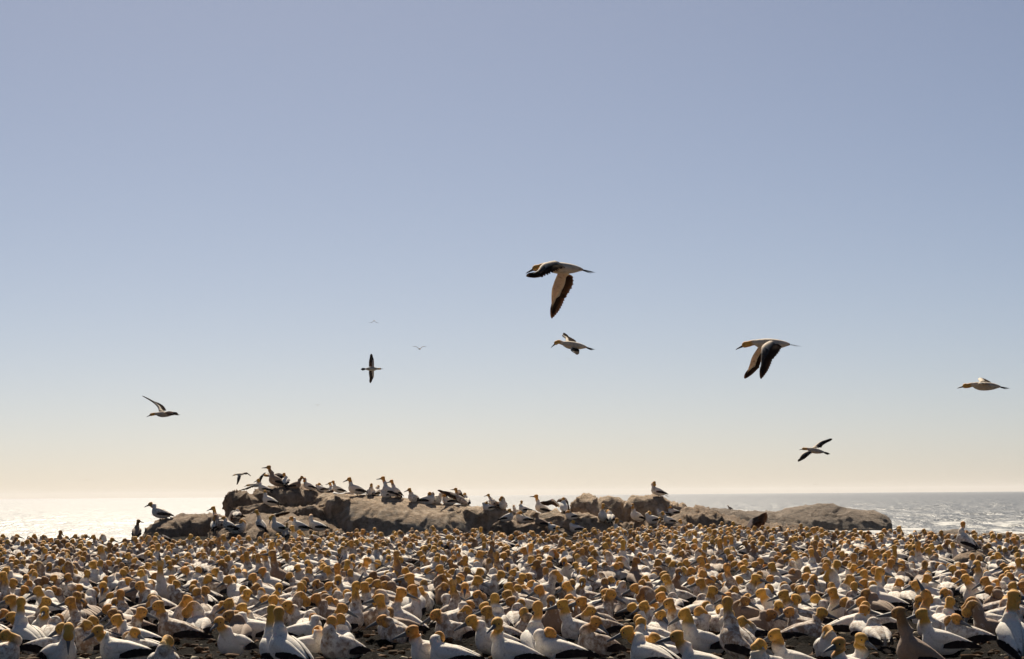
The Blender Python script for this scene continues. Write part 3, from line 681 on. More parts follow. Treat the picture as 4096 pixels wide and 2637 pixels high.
def make_flyers():
    flyer('flying_gannet', (2050, 1000, 5.1325), 271, (1023, 372), (-1, .10, 0), (.1, 1, .1),
        [([(950, 430, .06), (845, 690, .30), (800, 900, .45), (810, 1415, .70)], [(1230, 520, .06), (1235, 720, .28), (1090, 980, .45)]),
         ([(790, 245, -.08), (600, 300, -.35), (500, 430, -.55), (280, 545, -.85)], [(1125, 345, -.08), (900, 425, -.30), (600, 560, -.52)])],
        'largest flying gannet, highest in the sky, far wing hanging straight down', hz=-.05, hp=-28)
    flyer('flying_gannet', (2150, 1300, 7.973), 178, (1145, 655), (-1, .16, 0), (.1, 1, .3),
        [([(900, 555, .06), (890, 440, .30), (785, 345, .50), (880, 264, .62)], [(1240, 580, .06), (1200, 490, .3), (995, 385, .45)]),
         ([(1040, 740, -.06), (1055, 775, -.14), (1080, 835, -.22), (1262, 957, -.70)], [(1310, 785, -.06), (1325, 810, -.14), (1330, 855, -.22)])],
        'flying gannet just below the largest one, steep nose down head, wings foreshortened', hz=-.01, hp=-48, covs=(.34, .3))
    flyer('flying_gannet', (2900, 1320, 6.834), 256, (1240, 385), (-1, .04, 0), (.05, 1, -.1),
        [([(900, 480, .06), (745, 730, .25), (670, 960, .40), (540, 1340, .60)], [(1150, 560, .06), (1010, 800, .25), (925, 1040, .38)]),
         ([(1180, 325, -.08), (1010, 450, -.28), (985, 720, -.45), (985, 1350, -.75)], [(1560, 430, -.08), (1480, 590, -.28), (1320, 780, -.45)])],
        'flying gannet at right of centre with both black tipped wings pushed down together', hz=-.035, hp=-24)
    flyer('flying_gannet', (3800, 1490, 8.86), 202, (1241, 485), (-1, .06, 0), (0, 1, .15),
        [([(1060, 350, .06), (1000, 250, .3), (1020, 225, .55), (1210, 240, 1.0)], [(1440, 390, .06), (1445, 345, .3), (1330, 285, .55)]),
         ([(1050, 400, -.08), (1005, 385, -.35), (1040, 400, -.6), (1260, 420, -1.0)], [(1420, 440, -.08), (1400, 440, -.35), (1330, 430, -.6)])],
        'flying gannet nearest the right edge, gliding with level outstretched body', hz=-.03, hp=-14)
    flyer('flying_gannet', (3160, 1730, 11.0), 122, (1119, 810), (-1, .19, 0), (.15, 1, .7),
        [([(950, 700, .08), (1280, 440, .35), (1460, 365, .5), (1870, 290, .8)], [(1370, 680, .08), (1440, 570, .3), (1620, 455, .5)]),
         ([(790, 830, -.08), (560, 930, -.35), (440, 1090, -.5), (350, 1290, -.7)], [(1010, 890, -.08), (800, 1030, -.3), (625, 1165, -.45)])],
        'flying gannet low above the hazy rock at right, wings in a slanting line', hz=-.02, hp=-22, lod=1)
    flyer('flying_gannet', (1400, 1260, 5.134), 87, (438, 1110), (1, .01, 0), (0, .2, -.95),
        [([(497, 1085, .02), (493, 960, .08), (485, 900, .2), (435, 797, .4)], [(388, 1080, .02), (390, 960, .08), (408, 865, .2)]),
         ([(492, 1130, .02), (492, 1230, .08), (482, 1290, .2), (410, 1402, .4)], [(390, 1135, .02), (390, 1210, .08), (402, 1310, .2)])],
        'flying gannet banked like a cross, the only large flyer heading right', hz=-.02, hp=-4, lod=1)
    flyer('flying_gannet', (540, 1560, 11.0), 131, (1290, 1070), (-1, .0, 0), (0, 1, .25),
        [([(1050, 950, .08), (990, 770, .3), (780, 560, .5), (310, 262, .8)], [(1400, 950, .08), (1270, 740, .3), (1050, 605, .5)]),
         ([(1250, 1020, -.09), (1430, 945, -.3), (1600, 950, -.5), (1900, 1058, -.9)], [(1450, 1080, -.09), (1570, 1110, -.3), (1700, 1120, -.5)])],
        'flying gannet over the sea at far left with one wing swept up', hz=-.02, hp=-22, lod=1)
    flyer('flying_gannet', (900, 1820, 2.336), 60, (140, 183), (-1, -.05, 0), (.1, 1, .2),
        [([(122, 190, -.06), (114, 212, -.3), (112, 240, -.4), (112, 281, -.5)], [(150, 190, -.06), (146, 215, -.3), (133, 247, -.4)]),
         ([(140, 178, .06), (180, 166, .3), (205, 165, .5), (243, 201, .7)], [(165, 182, .06), (190, 178, .3), (212, 180, .5)])],
        'small flying gannet above the left end of the long rock, one wing straight down', lod=2, merged=True, n=(6, 6))
    flyer('flying_gannet', (900, 1820, 2.336), 90, (292, 285), (-1, .05, 0), (.1, 1, .35),
        [([(262, 285, -.08), (215, 303, -.3), (190, 313, -.4), (148, 332, -.6)], [(290, 290, -.08), (235, 310, -.3), (205, 322, -.4)]),
         ([(285, 275, .08), (315, 220, .25), (335, 195, .4), (382, 165, .6)], [(325, 278, .08), (345, 225, .25), (360, 195, .4)])],
        'gannet gliding in low behind the summit of the long rock, wings slanted', lod=2, merged=True, n=(6, 6))
    flyer('flying_gannet', (900, 1820, 2.336), 113, (475, 220), (-1, .35, 0), (.3, 1, 0),
        [([(452, 180, .06), (505, 168, .15), (545, 190, .25), (610, 242, .4)], [(500, 215, .06), (530, 222, .15), (560, 225, .25)]),
         ([(440, 180, .10), (425, 190, .4), (415, 185, .6), (400, 175, 1.0)], [(480, 215, .10), (460, 215, .4), (440, 205, .6)])],
        'gannet landing behind the tall dark bird, outspread wing drooping right', lod=2, merged=True, n=(8, 8))
    # specks far out over the sea: photograph pixel, span in pixels, wing bend, label
    far = [(1496, 1284, 42, -1, 'far flying bird with drooped wings, left of the large gannets, highest of the specks'),
           (1678, 1396, 60, 1, 'far flying bird with raised thin wings between the cross shaped gannet and centre'),
           (2275, 1435, 16, 0, 'dark speck of a bird right beneath the nose down gannet'),
           (1270, 1622, 24, 1, 'tiny bird speck with raised wings left of and below the cross shaped gannet'),
           (2523, 1759, 17, 1, 'dark tiny bird speck in the pale sky above the slab end'),
           (2499, 1857, 10, 0, 'faintest bird speck just under the dark speck above the slab end'),
           (3653, 1763, 15, 0, 'bird speck between the slanting winged gannet and the right edge'),
           (330, 1811, 12, 0, 'faint bird speck low at the far left under the one wing up gannet'),
           (346, 1918, 24, -1, 'thin curved bird speck just over the horizon at far left'),
           (243, 1953, 8, 0, 'lowest bird speck over the glittering water at far left'),
           (3009, 1911, 14, 1, 'slanted bird speck over the horizon right of the pointed boulder'),
           (3261, 1936, 16, -1, 'bird speck low over the horizon above the hazy rock')]
    for x, y, sp, bend, lab in far:
        K = sp / 1.9; t = 1 / (sp / 2 / 1.0)
        h = sp / 2; b = bend * h * .35; ch = .2 * K
        flyer('distant_bird', (x, y, 1.0), K, (0, 0), (.35, 0, -1), (0, 1, .15),
            [([(.05 * K, 0, 0), (h * .4, -b * .8, -.05), (h * .6, -b * .9, 0), (h, -b + abs(bend) * h * .06 + h * .05, .2)], [(.05 * K, ch * .2, .25), (h * .4, -b * .8 + ch * .15, .25), (h * .6, -b * .9 + ch * .1, .25)]),
             ([(-.05 * K, 0, 0), (-h * .4, -b * .8, -.05), (-h * .6, -b * .9, 0), (-h, -b + abs(bend) * h * .06 - h * .03, .2)], [(-.05 * K, ch * .2, .25), (-h * .4, -b * .8 + ch * .15, .25), (-h * .6, -b * .9 + ch * .1, .25)])],
            lab, lod=2, merged=True, n=(5, 5), group='bird specks far out over the sea', cat='distant bird')

# ------------------------------------------------------------------ ground of the colony
def fbm(p, o=5, h=.9): return noise.fractal(Vector(p), h, 2.0, o)
def soil_material():
    m, nt, b = nodes_mat('colony_soil')
    tc = N(nt, 'ShaderNodeTexCoord')
    n1 = N(nt, 'ShaderNodeTexNoise', i_Scale=1.3, i_Detail=8.0, i_Roughness=.65); L(nt, tc.outputs['Object'], n1.inputs['Vector'])
    n2 = N(nt, 'ShaderNodeTexNoise', i_Scale=14.0, i_Detail=8.0, i_Roughness=.7); L(nt, tc.outputs['Object'], n2.inputs['Vector'])
    r1 = ramp(nt, n1.outputs[0], [(.35, (.003, .0017, .001)), (.55, (.008, .0045, .0024)), (.75, (.034, .019, .010))])
    r2 = ramp(nt, n2.outputs[0], [(.34, .25), (.55, .9), (.72, 3.2)])
    mm = N(nt, 'ShaderNodeMix', data_type='RGBA', blend_type='MULTIPLY'); mm.inputs['Factor'].default_value = 1.0
    L(nt, r1.outputs[0], mm.inputs[6]); L(nt, r2.outputs[0], mm.inputs[7]); L(nt, mm.outputs[2], b.inputs['Base Color'])
    b.inputs['Roughness'].default_value = .95; b.inputs['Specular IOR Level'].default_value = .05
    bp = N(nt, 'ShaderNodeBump', i_Strength=1.0, i_Distance=.12); L(nt, n2.outputs[0], bp.inputs['Height']); L(nt, bp.outputs[0], b.inputs['Normal'])
    return m
M_SOIL = soil_material()
nests = {}
for b in birds + fill:
    nests.setdefault((int(b['loc'].x // 1), int(b['loc'].y // 1)), []).append((b['loc'].x, b['loc'].y))
def shore(x, y):
    """how far the land has dropped towards the sea"""
    u = x / max(y, 1)
    edge = float(np.interp(u, [-.4, -.17, -.13, .04, .09, .4], [51, 51, 70, 70, 60, 57])) + 1.2 * math.sin(x * .41) + .8 * math.sin(x * 1.3 + 1)
    return max(0, y - edge)
def ground_full(x, y):
    z = float(plane_z(min(max(y, 10.0), 66.0)))
    if y > 66: z += 0
    z -= shore(x, y) * .12
    return max(z, -2.5)
def build_ground():
    ys = np.concatenate([np.linspace(-30, 16, 8)[:-1], np.linspace(16, 20, 12)[:-1], np.linspace(20, 34, 250)[:-1], np.linspace(34, 66, 190)[:-1], np.linspace(66, 110, 36)])
    us = np.concatenate([np.linspace(-3.5, -.24, 9)[:-1], np.linspace(-.24, .24, 230), np.linspace(.24, 3.5, 9)[1:]])
    V = []
    for y in ys:
        w = max(y, 20.0)
        for u in us:
            x = u * w; z = ground_full(x, y)
            inside = abs(u) < .25 and 18 < y < 70
            a = .05 if inside else .02
            z += a * fbm((x * 1.1, y * 1.1, 0), 6, .75)
            if inside and y < 45:
                z += .05 * max(0, fbm((x * 5.1, y * 5.1, 3), 3, .7)) + .06 * max(0, noise.noise((x * 7.0, y * 5.5, 5)) - .05)
                best = 9
                k = (int(x // 1), int(y // 1))
                for i in (-1, 0, 1):
                    for j in (-1, 0, 1):
                        for q in nests.get((k[0] + i, k[1] + j), ()):
                            dd = (q[0] - x) ** 2 + (q[1] - y) ** 2
                            if dd < best: best = dd
                r = best ** .5
                z += .035 * math.exp(-((r - .27) / .09) ** 2) - .015 * math.exp(-(r / .2) ** 2)
            V.append((x, y, z))
    o = mesh_obj('ground', V, grid_faces(len(ys), len(us)), M_SOIL); tag(o, kind='structure'); return o

# ------------------------------------------------------------------ rocks
def rock_material(name, base, dark, white, wash=.0, ns=1.0, crack=.45):
    m, nt, b = nodes_mat(name)
    tc = N(nt, 'ShaderNodeTexCoord')
    n1 = N(nt, 'ShaderNodeTexNoise', i_Scale=.9 * ns, i_Detail=10.0, i_Roughness=.65); L(nt, tc.outputs['Object'], n1.inputs['Vector'])
    n2 = N(nt, 'ShaderNodeTexNoise', i_Scale=9.0 * ns, i_Detail=8.0, i_Roughness=.75); L(nt, tc.outputs['Object'], n2.inputs['Vector'])
    r1 = ramp(nt, n1.outputs[0], [(.32, dark), (.62, base)])
    r2 = ramp(nt, n2.outputs[0], [(.33, .5), (.55, 1.0), (.75, 1.45)])
    mm = N(nt, 'ShaderNodeMix', data_type='RGBA', blend_type='MULTIPLY'); mm.inputs['Factor'].default_value = 1.0
    L(nt, r1.outputs[0], mm.inputs[6]); L(nt, r2.outputs[0], mm.inputs[7])
    # narrow dirt filled joints
    nd = N(nt, 'ShaderNodeTexNoise', i_Scale=2.2 * ns, i_Detail=5.0); L(nt, tc.outputs['Object'], nd.inputs['Vector'])
    mv = N(nt, 'ShaderNodeMix', data_type='VECTOR'); mv.inputs['Factor'].default_value = .28; L(nt, tc.outputs['Object'], mv.inputs[4]); L(nt, nd.outputs['Color'], mv.inputs[5])
    mpc = N(nt, 'ShaderNodeMapping'); mpc.inputs['Scale'].default_value = (.75 * ns, .75 * ns, 1.5 * ns); L(nt, mv.outputs[1], mpc.inputs[0])
    vo = N(nt, 'ShaderNodeTexVoronoi', feature='DISTANCE_TO_EDGE', i_Scale=1.0); L(nt, mpc.outputs[0], vo.inputs['Vector'])
    rc = ramp(nt, vo.outputs['Distance'], [(.0, 1 - crack), (.035, 1.0)])
    mc = N(nt, 'ShaderNodeMix', data_type='RGBA', blend_type='MULTIPLY'); mc.inputs['Factor'].default_value = 1.0
    L(nt, mm.outputs[2], mc.inputs[6]); L(nt, rc.outputs[0], mc.inputs[7]); mm = mc
    # droppings run down the face in streaks
    mp = N(nt, 'ShaderNodeMapping'); mp.inputs['Scale'].default_value = (3.2, 3.2, .55); L(nt, tc.outputs['Object'], mp.inputs[0])
    n3 = N(nt, 'ShaderNodeTexNoise', i_Scale=1.6, i_Detail=6.0, i_Roughness=.6); L(nt, mp.outputs[0], n3.inputs['Vector'])
    r3 = ramp(nt, n3.outputs[0], [(.46, 0.0), (.70, wash)])
    mx = N(nt, 'ShaderNodeMix', data_type='RGBA'); L(nt, r3.outputs[0], mx.inputs['Factor']); L(nt, mm.outputs[2], mx.inputs[6]); mx.inputs[7].default_value = (*white, 1)
    L(nt, mx.outputs[2], b.inputs['Base Color']); b.inputs['Roughness'].default_value = .85; b.inputs['Specular IOR Level'].default_value = .2
    bp = N(nt, 'ShaderNodeBump', i_Strength=1.0, i_Distance=.13 / ns); L(nt, n2.outputs[0], bp.inputs['Height']); L(nt, bp.outputs[0], b.inputs['Normal'])
    return m
M_ROCK = rock_material('granite', (.50, .36, .24), (.34, .235, .15), (.66, .54, .41), .8)
M_ROCK2 = rock_material('dark_granite', (.36, .25, .165), (.20, .135, .09), (.56, .46, .36), .45)
M_ROCK3 = rock_material('shore_granite', (.31, .235, .175), (.18, .13, .095), (.5, .45, .38), .35, .28)

def rock(name, top, base_y, d, tf, tb, mat, parent=None, p=.55, amp=.06, nu=110, nv=40, seed=0, sc=1.6, cracks=.06, endp=.35, cellsz=1.1, cella=.05):
    """a boulder: skyline pixels, foot pixel(s) of the front, distance, thickness before and behind the skyline"""
    xs = [t[0] for t in top]; ys_ = [t[1] for t in top]
    V = []; x0, x1 = xs[0], xs[-1]
    for i in range(nu):
        u = i / (nu - 1); x = x0 + (x1 - x0) * (.5 - .5 * math.cos(math.pi * u)) if False else x0 + (x1 - x0) * u
        yt = np.interp(x, xs, ys_); yb = np.interp(x, xs, base_y) if isinstance(base_y, list) else base_y
        pt = at(x, yt, d); pb = at(x, max(yb, yt + 1), d - tf * .9)
        zt, zb = pt.z, min(pb.z, pt.z - .02)
        e = max(0.02, (4 * u * (1 - u))) ** endp
        for j in range(nv):
            th = math.pi * (j / (nv - 1)); c, s = math.cos(th), math.sin(th)
            fy = math.copysign(abs(c) ** p, c); fz = abs(s) ** p
            y = d - fy * (tf if c > 0 else tb) * e
            z = zb - .25 + (zt - zb + .25) * fz
            V.append(Vector((pt.x * (1 + (y - d) / d * .0), y, z)))
    # displacement
    G = np.array([tuple(v) for v in V]).reshape(nu, nv, 3)
    du = np.gradient(G, axis=0); dv = np.gradient(G, axis=1); nr = np.cross(dv, du); nr /= np.linalg.norm(nr, axis=2, keepdims=True) + 1e-9
    out = []
    H = max(.3, G[:, :, 2].max() - G[:, :, 2].min())
    for i in range(nu):
        for j in range(nv):
            q = Vector(G[i, j]) * sc + Vector((seed * 7.3, seed * 3.1, seed))
            a = amp * (noise.fractal(q, .85, 2.1, 7) + .6 * noise.noise(q * .5))
            dist, pts = noise.voronoi(Vector((G[i, j][0] * .8, G[i, j][1] * .8, G[i, j][2] * 1.35)) * cellsz + Vector((seed * 3.7, seed, 0)) + noise.noise_vector(q * .6) * .22)
            a += cella * (noise.cell(pts[0] * 7.31) ) * min(1, (dist[1] - dist[0]) / .12) - cella * .8 * max(0, 1 - (dist[1] - dist[0]) / .07)
            rd = abs(noise.noise(Vector((q.x * .55, q.y * .55, q.z * 1.6)) + Vector((5, 9, 2))))
            a -= cracks * max(0, 1 - rd / .06)
            rd2 = abs(noise.noise(q * .8 + Vector((15, 1, 7))))
            a -= cracks * .7 * max(0, 1 - rd2 / .05)
            j_ = j / (nv - 1)
            out.append(G[i, j] + nr[i, j] * a * (1 if .08 < j_ < .95 else .3))
    o = mesh_obj(name, out, grid_faces(nu, nv), mat, parent)
    return o

def build_rocks():
    # the long outcrop: one mass of blocks, each block a part
    R0 = empty('rock_outcrop', at(1450, 2150, 63)); tag(R0, 'long pale brown rock outcrop behind the colony, crowded with standing gannets', 'rock')
    def part(name, *a, **k):
        o = rock(name, *a, **k); o.parent = R0; o.matrix_parent_inverse = Matrix.Translation(-R0.location); return o
    part('boulder', [(905, 2020), (912, 1972), (925, 1964), (960, 1966), (1000, 1980), (1040, 1990), (1080, 2015)], 2052, 64.2, 1.0, 1.2, M_ROCK2, seed=1, nu=80)
    part('boulder', [(985, 2005), (1020, 1978), (1040, 1955), (1100, 1951), (1180, 1953), (1260, 1958), (1300, 1975), (1330, 2000)], 2040, 64.6, 1.2, 1.6, M_ROCK2, seed=2)
    part('boulder', [(935, 2050), (960, 2030), (1010, 2022), (1060, 2020), (1110, 2030), (1180, 2027), (1260, 2024), (1300, 2050)], 2072, 63.2, .7, 1.0, M_ROCK2, seed=3)
    part('ledge', [(850, 2135), (880, 2095), (940, 2072), (1050, 2060), (1150, 2062), (1260, 2068), (1330, 2095), (1400, 2140)], 2168, 62.2, 3.6, 1.4, M_ROCK2, seed=4, p=1.0, amp=.05, nu=160, nv=60)
    part('ledge', [(1100, 2075), (1120, 2052), (1180, 2040), (1250, 2030), (1285, 2040), (1300, 2080)], 2095, 62.6, .5, 1.0, M_ROCK2, seed=12, nu=80)
    part('slab', [(1255, 2040), (1275, 1985), (1300, 1976), (1380, 1978), (1440, 1984), (1500, 1986), (1580, 1992), (1640, 2000), (1700, 2010), (1760, 2016), (1850, 2020), (1935, 2028), (1990, 2040), (2040, 2058), (2075, 2085)],
         [2090, 2105, 2112, 2125, 2135, 2145, 2150, 2155, 2158, 2158, 2158, 2155, 2150, 2150, 2150], 64.2, 2.8, 2.0, M_ROCK, seed=5, nu=200, nv=64, p=.95, amp=.055, sc=1.1, cracks=.04, cella=.03, cellsz=.7)
    part('boulder', [(1290, 2020), (1310, 1995), (1360, 1985), (1400, 1992), (1425, 2012), (1430, 2045)], 2062, 63.0, .55, .8, M_ROCK, seed=6, nu=56, p=.5)
    part('boulder', [(1690, 2060), (1730, 2042), (1790, 2038), (1850, 2045), (1900, 2062), (1920, 2090)], 2120, 63.0, .5, .8, M_ROCK, seed=7, nu=70)
    part('boulder', [(1835, 2060), (1870, 2034), (1930, 2034), (1990, 2040), (2060, 2058), (2120, 2090)], 2135, 62.8, .7, 1.0, M_ROCK, seed=8, nu=80)
    o = rock('rounded_boulder', [(572, 2150), (590, 2122), (620, 2092), (660, 2078), (720, 2068), (790, 2064), (850, 2062), (900, 2070), (950, 2100), (990, 2140)], 2165, 63.2, 1.2, 1.3, M_ROCK2, seed=9, p=.7, amp=.045)
    tag(o, 'low rounded dark boulder left of the long outcrop, one gannet on top', 'rock')
    o = rock('dark_block', [(1966, 2150), (1975, 2100), (2000, 2090), (2060, 2089), (2120, 2092), (2180, 2105), (2240, 2112), (2290, 2140)], 2175, 60.8, .7, 1.2, M_ROCK2, seed=10, p=.5, amp=.05)
    tag(o, 'dark square block of rock in front of the outcrop end', 'rock')
    o = rock('brown_boulder', [(2020, 2095), (2060, 2062), (2110, 2050), (2160, 2054), (2220, 2050), (2290, 2048), (2360, 2058), (2440, 2080), (2500, 2110)], 2160, 62.2, 1.0, 1.4, M_ROCK, seed=13, p=.6)
    tag(o, 'low brown rock rise between the dark block and the twin bumped boulder', 'rock')
    o = rock('twin_bumped_boulder', [(2275, 2060), (2290, 2012), (2315, 1990), (2345, 1981), (2370, 1984), (2395, 2000), (2430, 1998), (2470, 2003), (2520, 2030), (2580, 2080)], 2120, 64.6, 1.1, 1.5, M_ROCK, seed=14, p=.6, amp=.07)
    tag(o, 'brown boulder with two rounded bumps on the skyline right of the outcrop', 'rock')
    o = rock('pointed_boulder', [(2460, 2070), (2500, 2015), (2530, 1990), (2580, 1990), (2610, 1984), (2640, 1986), (2680, 2008), (2715, 2022), (2735, 2022), (2745, 2050), (2752, 2080)], 2110, 64.2, 1.1, 1.5, M_ROCK, seed=15, p=.6, amp=.06)
    tag(o, 'boulder rising to a point where a lone gannet preens', 'rock')
    o = rock('rubble_ridge', [(2330, 2150), (2400, 2105), (2480, 2095), (2560, 2090), (2640, 2085), (2700, 2062), (2760, 2040), (2800, 2036), (2850, 2050), (2920, 2070), (2970, 2095), (3080, 2105), (3200, 2118), (3330, 2135)], 2165, 63.0, 1.5, 2.0, M_ROCK2, seed=16, p=.8, amp=.08, nu=160, cracks=.1)
    tag(o, 'dark broken rock ridge sloping down to the right behind the colony', 'rock')
    o = rock('small_boulder', [(3782, 2272), (3800, 2245), (3830, 2218), (3865, 2204), (3905, 2203), (3940, 2222), (3965, 2250), (3990, 2290)], 2300, 37.5, .55, .6, M_ROCK2, seed=17, p=.75, amp=.02, nu=70, cracks=.02, cella=.02)
    tag(o, 'small domed boulder inside the colony at right with a gannet on it', 'rock')
    # hazy rocks by the water
    o = rock('hazy_headland', [(2660, 2120), (2780, 2052), (2860, 2034), (2950, 2038), (2975, 2044), (3100, 2050), (3140, 2042), (3210, 2028), (3290, 2021), (3380, 2036), (3430, 2042), (3500, 2046), (3545, 2062), (3548, 2075), (3544, 2088), (3556, 2100), (3557, 2118)],
             2185, 180, 7, 11, M_ROCK3, seed=18, p=.85, amp=.13, nu=240, nv=60, sc=.32, cracks=.11, endp=.2, cellsz=.4, cella=.12)
    tag(o, 'long pale hazy rock headland beyond the colony at right', 'rock')
    for k, (tp, dd, lab) in enumerate([
        ([(3520, 2150), (3560, 2118), (3590, 2112), (3620, 2122), (3655, 2140)], 200, 'small hazy shore rock right of the headland tip'),
        ([(3640, 2155), (3690, 2132), (3720, 2128), (3750, 2142)], 150, 'low shore rock between the headland and the sky pointing bird'),
        ([(3720, 2155), (3780, 2128), (3820, 2122), (3870, 2125), (3930, 2150)], 150, 'rounded shore rock behind the gannet on the small boulder'),
        ([(3890, 2158), (3950, 2140), (4020, 2136), (4110, 2134), (4200, 2150)], 150, 'flat shore rock at the right edge of the photo')]):
        o = rock('shore_rock', tp, 2185, dd, 2.5, 3, M_ROCK3, seed=20 + k, p=.7, amp=.15, nu=60, sc=.6); tag(o, lab, 'rock', 'rocks along the shore')

# ------------------------------------------------------------------ sea
SEA_Z = 0.0
def sea_material():
    m, nt, b = nodes_mat('sea_water')
    tc = N(nt, 'ShaderNodeTexCoord'); geo = N(nt, 'ShaderNodeNewGeometry')
    b.inputs['Base Color'].default_value = (.020, .030, .036, 1); b.inputs['Roughness'].default_value = .35; b.inputs['IOR'].default_value = 1.333
    mp = N(nt, 'ShaderNodeMapping'); mp.inputs['Scale'].default_value = (1, .55, 1); L(nt, tc.outputs['Object'], mp.inputs[0])
    n1 = N(nt, 'ShaderNodeTexNoise', i_Scale=.35, i_Detail=7.0, i_Roughness=.62); L(nt, mp.outputs[0], n1.inputs['Vector'])
    bp = N(nt, 'ShaderNodeBump', i_Strength=1.0, i_Distance=.62); L(nt, n1.outputs[0], bp.inputs['Height']); L(nt, bp.outputs[0], b.inputs['Normal'])
    # surf foam near the shore rocks
    sx = N(nt, 'ShaderNodeSeparateXYZ'); L(nt, tc.outputs['Object'], sx.inputs[0])
    mp2 = N(nt, 'ShaderNodeMapping'); mp2.inputs['Scale'].default_value = (.16, .045, 1); L(nt, tc.outputs['Object'], mp2.inputs[0])
    n2 = N(nt, 'ShaderNodeTexNoise', i_Scale=1.0, i_Detail=9.0, i_Roughness=.68); L(nt, mp2.outputs[0], n2.inputs['Vector'])
    fy = N(nt, 'ShaderNodeMapRange'); fy.inputs[1].default_value = 270; fy.inputs[2].default_value = 185; L(nt, sx.outputs[1], fy.inputs[0])
    sm = N(nt, 'ShaderNodeMath', operation='MULTIPLY'); L(nt, fy.outputs[0], sm.inputs[0]); sm.inputs[1].default_value = .22
    ad = N(nt, 'ShaderNodeMath', operation='ADD'); L(nt, sm.outputs[0], ad.inputs[0]); L(nt, n2.outputs[0], ad.inputs[1])
    r = ramp(nt, ad.outputs[0], [(.72, 0.0), (.80, .8)])
    df = N(nt, 'ShaderNodeBsdfDiffuse'); df.inputs[0].default_value = (.75, .75, .73, 1)
    ms = N(nt, 'ShaderNodeMixShader'); L(nt, r.outputs[0], ms.inputs[0]); L(nt, b.outputs[0], ms.inputs[1]); L(nt, df.outputs[0], ms.inputs[2])
    L(nt, ms.outputs[0], nt.nodes['Material Output'].inputs[0])
    return m
def build_sea():
    M = sea_material()
    rs = [70.0]
    while rs[-1] < 2600: rs.append(rs[-1] * (1.0045 if rs[-1] > 150 else 1.03))
    rs = np.array(rs + [3200, 4500, 7000, 10000, 14000]); nu = 480
    ang = np.concatenate([np.linspace(-25, -17, 12)[:-1], np.linspace(-17, 17, nu), np.linspace(17, 25, 12)[1:]])
    A, Rr = np.meshgrid(np.radians(ang), rs); X = Rr * np.sin(A); Y = Rr * np.cos(A); Z = np.zeros_like(X)
    rng = np.random.RandomState(3)
    for lam, amp, n in ((38, .14, 4), (17, .09, 6), (8, .065, 8), (4.2, .05, 10)):
        for _ in range(n):
            th = rng.normal(math.radians(250), .55); k = 2 * math.pi / (lam * rng.uniform(.75, 1.3)); ph = rng.uniform(0, 6.28)
            fade = np.clip(1 - (Rr * .0045) / (lam * .40), 0, 1)
            w = np.sin(k * (X * math.cos(th) + Y * math.sin(th)) + ph + .6 * np.sin(k * .23 * (X * math.sin(th) - Y * math.cos(th)) + ph * 2))
            Z += amp / math.sqrt(n) * 1.35 * fade * (np.abs(w) * -2 + 1 if lam < 20 else w)
    Z *= np.clip((85 - np.abs(np.degrees(A))) / 60, 0, 1)
    V = np.stack([X, Y, Z + SEA_Z], 2).reshape(-1, 3)
    me = bpy.data.meshes.new('sea'); nR, nA = X.shape
    idx = np.arange(nR * nA).reshape(nR, nA)
    q = np.stack([idx[:-1, :-1], idx[:-1, 1:], idx[1:, 1:], idx[1:, :-1]], 2).reshape(-1, 4)
    me.vertices.add(len(V)); me.vertices.foreach_set('co', V.ravel()); me.loops.add(q.size); me.loops.foreach_set('vertex_index', q.ravel().astype(np.int32))
    me.polygons.add(len(q)); me.polygons.foreach_set('loop_start', np.arange(0, q.size, 4, dtype=np.int32))
    me.polygons.foreach_set('use_smooth', np.ones(len(q), bool)); me.materials.append(M); me.update(calc_edges=True); me.validate()
    o = bpy.data.objects.new('sea', me); COL.objects.link(o); tag(o, kind='structure'); return o

# ------------------------------------------------------------------ sea haze: one box of even, thin air round everything
def build_haze(density):
    x, y0, y1, z0, z1 = 6800.0, -80.0, 15000.0, -4.0, 34.0
    V = [(sx * x, y, z) for z in (z0, z1) for y in (y0, y1) for sx in (-1, 1)]
    Fc = [(0, 2, 3, 1), (4, 5, 7, 6), (0, 1, 5, 4), (2, 6, 7, 3), (0, 4, 6, 2), (1, 3, 7, 5)]
    m = bpy.data.materials.new('haze_air'); m.use_nodes = True; nt = m.node_tree
    nt.nodes.remove(nt.nodes['Principled BSDF'])
    v = nt.nodes.new('ShaderNodeVolumePrincipled'); v.inputs['Color'].default_value = (.93, .93, .95, 1); v.inputs['Density'].default_value = density; v.inputs['Anisotropy'].default_value = .3
    nt.links.new(v.outputs[0], nt.nodes['Material Output'].inputs['Volume'])
    o = mesh_obj('haze', V, Fc, m, smooth=False); return tag(o, 'thin sea haze over the whole scene', None, None, 'stuff')

